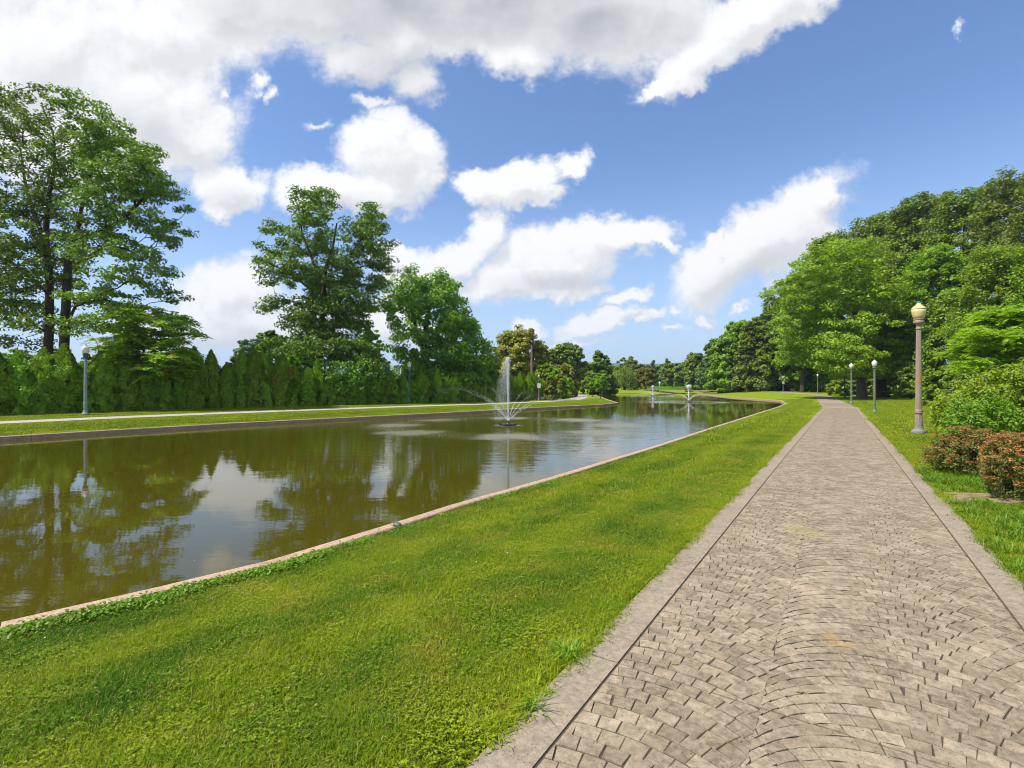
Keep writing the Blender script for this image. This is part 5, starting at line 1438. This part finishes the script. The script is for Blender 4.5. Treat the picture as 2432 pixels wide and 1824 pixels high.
def lamp(name, label, px_, py_, toppx, mats, group, fl=0, d=None, sign=None, mark=False, small=False):
    """post lamp with its foot on the ground where the photograph shows it"""
    if d is None:
        b0 = hit(px_, py_); 
    else:
        b0 = np.array([(px_ - W/2) / FPX * d, d, 0.0]); b0[2] = gz(b0[0], b0[1])
    pxh = (py_ - toppx); H_ = pxh * b0[1] / FPX; s = H_ / 4.0
    M_post, M_gl, M_lid, M_col, M_fin = mats
    root = thing(name, tuple(b0), label, 'street lamp', group); root.scale = (s * .88, s * .88, s)
    n = 32 if fl else 24
    V, F = lathe([(.215,0),(.215,.075),(.20,.085),(.20,.10),(.165,.12),(.135,.17),(.118,.24),(.105,.36)], n)
    mesh_np('base', V, F, M_basep if fl else M_post, root, smooth=False)
    V, F = lathe([(.105,.35),(.10,.5),(.096,.62)], 64 if fl else n, flute=fl, depth=0.10)
    mesh_np('lower_shaft', V, F, M_post, root)
    V, F = lathe([(.098,.615),(.116,.63),(.120,.66),(.108,.68),(.118,.70),(.112,.725),(.092,.735)], n)
    mesh_np('collar_ring', V, F, M_post, root)
    V, F = lathe([(.092,.73),(.090,1.4),(.083,2.3),(.073,3.15)], 64 if fl else n, flute=fl, depth=0.12)
    mesh_np('shaft', V, F, M_post, root)
    V, F = lathe([(.078,3.145),(.088,3.16),(.088,3.18),(.074,3.20),(.074,3.28),(.110,3.32),(.150,3.345),(.150,3.39),(.135,3.42),(.155,3.44),(.155,3.47)], n)
    mesh_np('globe_holder', V, F, M_col, root)
    V, F = lathe([(.12,3.465),(.150,3.48),(.178,3.56),(.196,3.66),(.205,3.755)], 28)
    mesh_np('globe', V, F, M_gl, root, smooth=True)
    V, F = lathe([(.208,3.75),(.212,3.765),(.19,3.80),(.12,3.85),(.075,3.885),(.06,3.92),(.05,3.93)], 28)
    mesh_np('lid', V, F, M_lid, root, smooth=True)
    V, F = lathe([(.052,3.925),(.052,3.985),(.03,4.0)], 16)
    mesh_np('finial', V, F, M_fin, root)
    if mark:
        V, F = lathe([(.0875,1.55),(.087,1.70)], 24); V = V.reshape(-1, 3)[:48]; sel = list(range(13, 21)); V = np.concatenate([V[sel], V[[24 + q_ for q_ in sel]]]); F = [np.array([(q_, q_+1, q_+9, q_+8) for q_ in range(7)])]
        mesh_np('rust_mark', V * (1.03, 1.03, 1), F, M_rust, root)
    if sign:
        z0 = (py_ - sign[1]) * b0[1] / FPX / s; hw_ = sign[2] * b0[1] / FPX / s / 2; hh = sign[3] * b0[1] / FPX / s / 2
        v, f = box_geo(0, -0.115, z0, hw_*2, 0.012, hh*2); pl_ = mesh_np('sign_panel', v, f, M_white, root)
        parts = [box_geo(-hw_*.1, -0.1225, z0 + hh*.35, hw_*.5, .002, hh*.16, 0), box_geo(hw_*.12, -0.1225, z0 + hh*.5, hw_*.14, .002, hh*.3), box_geo(-hw_*.32, -0.1225, z0 + hh*.22, hw_*.12, .002, hh*.2), box_geo(0, -0.1225, z0 - hh*.38, hw_*1.1, .002, hh*.12), box_geo(0, -0.1225, z0 - hh*.58, hw_*.9, .002, hh*.10)]
        v, f = join_geo(parts); mesh_np('printed_notice', v, f, M_black, pl_)
        for zz1 in (z0 + hh*.8, z0 - hh*.8):
            V, F = lathe([(.10, zz1 - .015), (.10, zz1 + .015)], 16); mesh_np('bracket', V, F, M_gtop, root)
    return root
M_basep = simple('pale_worn_base', (0.25, 0.23, 0.18), 0.7, var=0.35, scale=8, bump=0.4)
GREYS = (M_grey, M_globe, M_gtop, M_verd, M_gtop); PALES = (M_pale, M_globe, M_gtop, M_pale, M_verd)
GL, GR = 'lamps along the far bank footpath', 'lamps along the paved path'
lamp('street_lamp', 'tall brown fluted lamp post with yellowed globe and teal cap near the rusty shrubs', 2182, 1031, 715, (M_brown, M_globe_y, M_globe_y, M_brown, M_teal), GR, fl=16, mark=True)
lamp('street_lamp', 'pale green lamp post with white globe, next along the lawn after the brown one', 2077, 980, 853, PALES, GR)
lamp('street_lamp', 'pale green lamp post with white globe closest to the first thick tree trunk', 2022, 959.5, 861, PALES, GR)
lamp('street_lamp', 'pale lamp post standing where the paved path bends out of sight', 1942, 935.5, 887, PALES, GR, d=92)
lamp('street_lamp', 'distant lamp post with a small white notice at the end of the paved path', 1860, 930.5, 893, PALES, GR, d=104, sign=(1860, 909, 5.5, 6))
lamp('street_lamp', 'grey lamp post with rusty mark and cream globe in front of the hedge', 203, 985.5, 817, GREYS, GL, mark=True)
lamp('street_lamp', 'slim dark green lamp post in front of the hedge below the walnut tree', 972, 960.5, 858, (M_dgreen, M_globe, M_gtop, M_grey, M_gtop), GL)
lamp('street_lamp', 'brown lamp post with orange globe carrying a white notice at the hedge end', 1280, 951, 887, (M_wood, M_globe_o, M_globe_o, M_verd, M_gtop), GL, sign=(1280, 914.5, 8.2, 11), d=62.5)
lamp('street_lamp', 'nearer of the two pale lamps standing in the mixed shrubs', 1345, 944, 896, PALES, GL, d=83)
lamp('street_lamp', 'farther of the two pale lamps standing in the mixed shrubs', 1356, 939, 901, PALES, GL, d=94)
lamp('street_lamp', 'small globe lamp just showing above the flowering shrubs', 1365.5, 935, 904.5, PALES, GL, d=115)
lamp('street_lamp', 'smallest globe lamp at the end of the footpath', 1372.5, 933, 907, PALES, GL, d=130)
# thin dark sapling post by the thick trunks
b0 = hit(2006, 942.5); b0 = np.array([(2006 - W/2)/FPX*72, 72, 0]); b0[2] = gz(b0[0], b0[1])
root = thing('lamp_pole', tuple(b0), 'thin dark green pole with its head lost in the leaves beside the thick trunks', 'street lamp', GR)
V, F = lathe([(.24,0),(.2,.12),(.11,.3),(.09,.8),(.075,3.3)], 16); mesh_np('shaft', V, F, M_dgreen, root)
V, F = lathe([(.12,3.28),(.15,3.4),(.22,3.7),(.2,3.85),(.05,4.0)], 16); mesh_np('globe', V, F, M_globe, root)
# curved street lights and poles behind the hedge
def cobra(px_, d, top, reach, label):
    b0 = np.array([(px_ - W/2)/FPX*d, d, 0]); b0[2] = gz(b0[0], b0[1]); zt = EYE - (top - HOR)*d/FPX - b0[2]
    root = thing('street_light', tuple(b0), label, 'street light', 'curved street lights on the road behind the hedge')
    pts_ = [(0,0,0),(0,0,zt*.6),(0,0,zt*.88)] + [(reach*(1-math.cos(a))*.5, 0, zt*.88 + zt*.12*math.sin(a)) for a in (.5,1.0,1.57)] + [(reach,0,zt)]
    V, F = tube_geo(pts_, [.13,.1,.09,.08,.07,.06,.05], 10); mesh_np('pole', V, F, M_gtop, root, smooth=True)
    v, f = box_geo(reach + (.35 if reach > 0 else -.35), 0, zt - .02, .8, .3, .14); mesh_np('lamp_head', v, f, M_gtop, root)
cobra(952, 88, 868, 2.0, 'curved grey street light left of the dark green lamp post')
cobra(1181, 100, 866, 2.2, 'curved grey street light beside the fountain plume')
def pole(px_, d, top, r0, label, arms=0):
    b0 = np.array([(px_ - W/2)/FPX*d, d, 0]); b0[2] = gz(b0[0], b0[1]); zt = EYE - (top - HOR)*d/FPX - b0[2]
    root = thing('utility_pole', tuple(b0), label, 'utility pole')
    V, F = tube_geo([(0,0,0),(0,0,zt*.5),(0,0,zt)], [r0*1.2, r0, r0*.8], 10); mesh_np('post', V, F, M_wood, root, smooth=True)
    for i in range(arms):
        v, f = box_geo(0, -r0 - .06, zt - .5 - i*.9, 2.2, .1, .12); mesh_np('crossarm', v, f, M_wood, root)
        for x_ in (-.95, -.4, .4, .95):
            V, F = lathe([(.05, zt - .44 - i*.9), (.07, zt - .38 - i*.9), (.04, zt - .27 - i*.9)], 8); mesh_np('insulator', V + (x_, -r0 - .06, 0), F, M_gtop, root)
pole(1263, 78, 819, 0.2, 'tall brown wooden pole rising in front of the olive tree')
pole(1352, 120, 873, 0.2, 'reddish wooden pole in the gap by the dark oak', 0)
pole(1359, 126, 881, 0.13, 'slim grey pole right of the reddish one', 0)
pole(920, 150, 872, 0.15, 'thin distant pole in the gap left of the green lamp', 1)

# ================================================================ fountains
M_drop, t, b, o = mat('water_drop')
b.inputs['Base Color'].default_value = (0.92, 0.93, 0.92, 1); b.inputs['Roughness'].default_value = 0.25
tr = t.node('ShaderNodeBsdfTranslucent'); tr.inputs[0].default_value = (0.95, 0.96, 0.95, 1)
mx = t.node('ShaderNodeMixShader'); mx.inputs[0].default_value = 0.4
t.l.new(b.outputs[0], mx.inputs[1]); t.l.new(tr.outputs[0], mx.inputs[2]); t.l.new(mx.outputs[0], o.inputs[0])
M_float = simple('black_float', (0.02, 0.022, 0.02), 0.4, var=0.2)
def drops(p, s, r_):
    n = len(p); s = np.asarray(s)[:, None]
    D = np.array([(1,0,0),(-1,0,0),(0,1,0),(0,-1,0),(0,0,1.5),(0,0,-1.5)])
    V = (p[:, None, :] + D[None] * s[:, None, :]).reshape(-1, 3); i = np.arange(n)[:, None] * 6
    F = np.concatenate([i + np.array([q]) for q in ((0,2,4),(2,1,4),(1,3,4),(3,0,4),(2,0,5),(1,2,5),(3,1,5),(0,3,5))])
    return V, F
def fountain(c, h, ring_r, label, seed, dens=1.0, blob=False, px_=1.0):
    r_ = np.random.default_rng(seed); root = thing('fountain', tuple(c), label, 'fountain', 'spray fountains floating in the pond')
    V, F = lathe([(.05,.02),(.36,.03),(.40,.055),(.36,.085),(.12,.095),(.10,.13),(.06,.15)], 28); mesh_np('float', V, F, M_float, root, smooth=False)
    for k in range(6):
        a = k * math.pi / 3 + .2; v, f = box_geo(.41*math.cos(a), .41*math.sin(a), .05, .12, .10, .07, a); mesh_np('float_lobe', v, f, M_float, root)
    V, F = lathe([(.05,.14),(.045,.2),(.03,.24)], 14); mesh_np('nozzle', V, F, M_float, root)
    n = int(5200 * dens); f = r_.uniform(0, 1, n) ** (0.85)
    z = .2 + (h - .2) * f
    if blob:
        sp = 0.02 + 0.10 * np.clip((f - .62) / .38, 0, 1); ox = r_.normal(0, 1, n) * sp; oy = r_.normal(0, 1, n) * sp; z = np.where(f > .62, z + r_.normal(0, .05, n), z)
        sz = r_.uniform(.010, .022, n) * px_
    else:
        # rising core plus falling veil blown to the left
        core = r_.random(n) < .30
        sp = np.where(core, .012 + .035 * f, .05 + .14 * (1 - f)); ox = r_.normal(0, 1, n) * sp + np.where(core, 0, -.62 * (1 - f) ** .6 * r_.uniform(.05, 1.25, n)); oy = r_.normal(0, 1, n) * sp
        sz = np.where(core, r_.uniform(.008, .018, n), r_.uniform(.0035, .0085, n)) * px_
    V, F = drops(np.stack([ox, oy, z], 1), sz, r_); tag(mesh_np('central_jet', V, F, M_drop, root), kind='stuff')
    V, F = tube_geo([(0,0,.22),(0,0,h*.2),(0,0,h*.4),(0,0,h*.55)], [.018,.013,.008,.002], 7); 
    mesh_np('water_column', V, F, M_drop, root)
    for k in range(8):
        a = k * math.pi / 4 + .25 + r_.normal(0, .12); top = h * (.46 if not blob else .42) * r_.uniform(.8, 1.15); m_ = int(650 * dens)
        s = r_.uniform(0, 1, m_) ** 1.25
        spread = .012 + .05 * s + .32 * s ** 2.4
        rr = ring_r * .92 * s; zz1 = .22 + 4 * top * s * (1 - s) * 1.0
        vx = r_.normal(0, 1, m_) * spread * .55; vz = r_.normal(0, 1, m_) * spread * .55; vr = r_.normal(0, 1, m_) * spread
        p = np.stack([(rr + vr) * math.cos(a) - vx * math.sin(a), (rr + vr) * math.sin(a) + vx * math.cos(a), np.maximum(zz1 + vz, .01)], 1)
        sz = (r_.uniform(.005, .010, m_) * np.where(s < .2, .95, np.where(s < .4, .55, .34))) * (px_ ** .7)
        V, F = drops(p, sz, r_); tag(mesh_np('side_jet', V, F, M_drop, root), kind='stuff')
        # low splash where the jet lands
        q = r_.normal(0, 1, (int(90 * dens), 2)); p = np.stack([(ring_r * .92 + q[:, 0] * .5) * math.cos(a) - q[:, 1] * .7 * math.sin(a), (ring_r * .92 + q[:, 0] * .5) * math.sin(a) + q[:, 1] * .7 * math.cos(a), np.abs(r_.normal(0, .035, len(q))) + .004], 1)
        V, F = drops(p, r_.uniform(.003, .006, len(p)) * px_, r_); tag(mesh_np('landing_splash', V, F, M_drop, root), kind='stuff')
    # little splash crown in front of the float
    return root
fountain(FOUNT[0][0], FOUNT[0][1], FOUNT[0][2], 'nearest fountain with a tall thin plume and arching side jets', 1)
fountain(FOUNT[1][0], FOUNT[1][1], FOUNT[1][2], 'middle fountain with a bushy-topped jet right of the farthest one', 2, .8, True, 2.2)
fountain(FOUNT[2][0], FOUNT[2][1], FOUNT[2][2], 'farthest fountain with a short white jet near the far bank', 3, .6, True, 3.2)

# ================================================================ turtle on the near coping
M_shell = simple('turtle_shell', (0.16, 0.155, 0.13), 0.45, var=0.5, scale=30, bump=0.3, col2=(0.06, 0.06, 0.05))
M_skin = simple('turtle_skin', (0.05, 0.055, 0.035), 0.6, var=0.3, scale=40, bump=0.4)
M_stripe = simple('yellow_stripe', (0.5, 0.42, 0.15), 0.6, var=0.2)
tp = P(943, 1250, Zc + .02)
turtle = thing('turtle', (tp[0], tp[1] + .01, Zc + .02), 'small grey turtle with raised head basking on the near coping', 'turtle', rz=R(150)); turtle.scale = (.46, .46, .46)
bm = bmesh.new(); bmesh.ops.create_uvsphere(bm, u_segments=24, v_segments=14, radius=1)
for v in bm.verts:
    z = v.co.z; v.co.x *= .125 * (1 + .05 * math.cos(3 * math.atan2(v.co.y, v.co.x))); v.co.y *= .095; v.co.z = .045 + (z * .072 if z > 0 else z * .02)
    if z <= .1: v.co.x *= 1.06; v.co.y *= 1.07
me = bpy.data.meshes.new('shell'); bm.to_mesh(me); bm.free(); me.materials.append(M_shell); sh_ = bpy.data.objects.new('shell', me); COL.objects.link(sh_); sh_.parent = turtle
for r0, zz0 in ((.0, .1185), (.062, .104), (-.062, .104)):
    V, F = lathe([(.030, zz0 - .006), (.030, zz0), (.020, zz0 + .003)], 6); mesh_np('scute', V + (r0, 0, 0), F, M_shell, turtle)
# body: one skinned figure with neck, head, four legs and tail
sk = [((0,0,.032),.05),((.085,0,.036),.026),((.125,0,.055),.017),((.155,0,.085),.015),((.180,0,.098),.020),((.200,0,.096),.011),
      ((.06,.075,.025),.018),((.085,.115,.018),.013),((.105,.125,.006),.012),((.06,-.075,.025),.018),((.085,-.115,.018),.013),((.105,-.125,.006),.012),
      ((-.07,.07,.024),.020),((-.10,.10,.014),.014),((-.125,.112,.006),.012),((-.07,-.07,.024),.020),((-.10,-.10,.014),.014),((-.125,-.112,.006),.012),((-.11,0,.03),.014),((-.15,0,.022),.005)]
ed = [(0,1),(1,2),(2,3),(3,4),(4,5),(0,6),(6,7),(7,8),(0,9),(9,10),(10,11),(0,12),(12,13),(13,14),(0,15),(15,16),(16,17),(0,18),(18,19)]
me = bpy.data.meshes.new('body'); me.from_pydata([s[0] for s in sk], ed, []); body = bpy.data.objects.new('body', me); COL.objects.link(body); body.parent = turtle
body.modifiers.new('skin', 'SKIN'); body.modifiers.new('sub', 'SUBSURF').levels = 2; body.modifiers['sub'].render_levels = 2
for i, s in enumerate(sk):
    me.skin_vertices[0].data[i].radius = (s[1], s[1] * .8)
me.skin_vertices[0].data[0].use_root = True; me.materials.append(M_skin)
for sy in (-1, 1):
    V, F = tube_geo([(.197, sy*.014, .096), (.18, sy*.020, .098), (.155, sy*.016, .086)], [.003, .004, .003], 5); mesh_np('head_stripe', V, F, M_stripe, turtle)
    V, F = lathe([(.001,-.003),(.0035,0),(.001,.003)], 8); mesh_np('eye', V + (.19, sy*.015, .106), F, M_black, turtle)

# ================================================================ things on the far bank
M_orange = simple('orange_plastic', (0.62, 0.14, 0.02), 0.5, var=0.15)
b0 = at(1624, 929, 152); b0[2] = gz(b0[0], b0[1])
root = thing('safety_barrier', tuple(b0), 'bright orange barrier standing on the grass of the far bank', 'barrier')
for k in range(2):
    v, f = box_geo(0, 0, .35 + k * .42, 1.7, .08, .34); mesh_np('rail', v, f, M_orange, root)
for x_ in (-.75, .75):
    v, f = box_geo(x_, .06, .5, .12, .1, 1.0); mesh_np('post', v, f, M_orange, root)
# reeds at the water edge
rc = at(1593, 932, 158)[:2]
n = 900; a = rng.uniform(-7.5, 6.5, n); y_ = rng.uniform(-.8, 1.5, n); h_ = rng.uniform(.7, 1.9, n); wd = .09
V = np.zeros((n, 4, 3)); ln = rng.normal(0, .25, n)
x0 = rc[0] + a; y0 = 156 + y_
V[:, 0] = np.stack([x0 - wd, y0, np.full(n, -.4)], 1); V[:, 1] = np.stack([x0 + wd, y0, np.full(n, -.4)], 1); V[:, 2] = np.stack([x0 + ln + .02, y0 + .1, h_], 1); V[:, 3] = np.stack([x0 + ln - .02, y0 + .1, h_], 1)
ob = mesh_np('reed', V.reshape(-1, 3), np.arange(n * 4).reshape(-1, 4), LM['reed']); tag(ob, 'clump of green reeds at the far water edge left of the orange barrier', kind='stuff')
# white car parked beyond the far bank
b0 = np.array([(1627 - W/2)/FPX*192, 192, 0]); b0[2] = gz(b0[0], b0[1]) + 1.05
M_carw = simple('white_car_paint', (0.78, 0.78, 0.80), 0.25, var=0.03, bump=0)
M_glass = simple('dark_glass', (0.03, 0.04, 0.05), 0.08, var=0.1, bump=0)
M_tyre = simple('tyre_rubber', (0.02, 0.02, 0.02), 0.8, var=0.1, bump=0)
mound = None
xs, ys = np.meshgrid(np.linspace(-32, 32, 25), np.linspace(-22, 22, 15)); hm = np.clip(1.15 * np.cos(xs / 32 * math.pi / 2) ** .6 * np.clip((ys + 22) / 14, 0, 1), 0, 1.1)
gx, gy = b0[0] + xs.ravel(), b0[1] + 6 + ys.ravel()
V = np.column_stack([gx, gy, ground_z(gx, gy) + hm.ravel() * 1.0 - .03]); F = np.array([(j*25 + i, j*25 + i + 1, (j+1)*25 + i + 1, (j+1)*25 + i) for j in range(14) for i in range(24)])
tag(mesh_np('grass_mound', V, F, M_soil, smooth=True), kind='structure')
car = thing('parked_car', tuple(b0), 'small white car parked under the trees beyond the far bank', 'car')
prof = [(-2.2,.35),(-2.25,.8),(-2.1,1.0),(-1.3,1.08),(-.7,1.5),(.7,1.52),(1.45,1.05),(2.15,.92),(2.25,.6),(2.2,.35)]
n = len(prof); V = [(x_, y1, z_) for y1 in (-.85, .85) for x_, z_ in prof]; F = [(i, (i+1) % n, n + (i+1) % n, n + i) for i in range(n)]
T = [(0, i + 1, i) for i in range(1, n - 1)] + [(n, n + i, n + i + 1) for i in range(1, n - 1)]
mesh_np('body', np.array(V), [np.array(F), np.array(T)], M_carw, car)
v, f = box_geo(0, -.86, 1.26, 1.7, .02, .32); mesh_np('side_window', v, f, M_glass, car)
for x_ in (-1.4, 1.4):
    for y1 in (-.8, .8):
        V, F = lathe([(.33,-.1),(.33,.1)], 16); V = V[:, [0, 2, 1]] + (x_, y1, .33); mesh_np('wheel', V, [ff[:, ::-1] for ff in F], M_tyre, car)
for x_, lab, px1, hh in ((0, 'small white post with a cap on the far bank by the spruces', 1567, 1.9), (0, 'white and grey marker post right of the middle fountain', 1648, 1.8)):
    b1 = np.array([(px1 - W/2)/FPX*165, 165, 0]); b1[2] = gz(b1[0], b1[1])
    root = thing('marker_post', tuple(b1), lab, 'post'); V, F = lathe([(.12,0),(.11,hh)], 10); mesh_np('post', V, F, M_gtop, root)
    V, F = lathe([(.2,hh),(.28,hh+.3),(.2,hh+.55),(.05,hh+.7)], 12); mesh_np('cap', V, F, M_white, root)

# spiky weeds rooted at the concrete edge and a few dead leaves on the paving
for (px_, py_, n_, hh, lab) in ((1348, 1563, 60, .12, 'spiky grass tuft at the left path edge, farther one'), (1262, 1688, 46, .10, 'spiky grass tuft at the left path edge, nearest one'), (2398, 1262, 60, .14, 'coarse grass tuft beside the right path edge below the rusty shrubs')):
    c = P(px_, py_, 0); root = thing('weed', (c[0], c[1], gz(c[0], c[1])), lab, 'weed')
    V, F = blades(n_, .05, hh, .008, 1.5, seed=int(px_)); mesh_np('blade', V, F, M_lush, root)['kind'] = 'stuff'
M_dead = simple('dead_leaf', (0.30, 0.19, 0.05), 0.8, var=0.4)
for (px_, py_, lab) in ((1603, 1574, 'yellowish dead leaf lying left of the paving crease'), (1972, 1281, 'small dark dead leaf lying on the middle of the paving'), (1900, 1640, 'brown dead leaf by the rusty stain on the paving')):
    c = P(px_, py_, .022); V = np.array([(-.022,0,.002),(0,.012,.006),(.024,0,.003),(0,-.012,.005),(.034,.002,.009),(0,0,.001)]); F = np.array([(0,5,1),(1,5,2),(2,5,3),(3,5,0)])
    tag(mesh_np('fallen_leaf', V, F, M_dead, loc=(c[0], c[1], gz(c[0], c[1]) + .021)), lab, 'leaf')

# ================================================================ air
HAZE = 0.0002
if HAZE > 0:
    m = bpy.data.materials.new('haze'); m.use_nodes = True
    for nd in list(m.node_tree.nodes): m.node_tree.nodes.remove(nd)
    t = NT(m.node_tree); o = t.node('ShaderNodeOutputMaterial'); pv = t.node('ShaderNodeVolumePrincipled')
    pv.inputs['Color'].default_value = (0.62, 0.76, 0.95, 1); pv.inputs['Density'].default_value = HAZE; pv.inputs['Anisotropy'].default_value = 0.2
    t.l.new(pv.outputs[0], o.inputs['Volume'])
    v, f = box_geo(0, 3000, 90, 20500, 19000, 190)
    hz = mesh_np('haze', v, f, m); tag(hz, kind='stuff'); hz.display_type = 'WIRE'
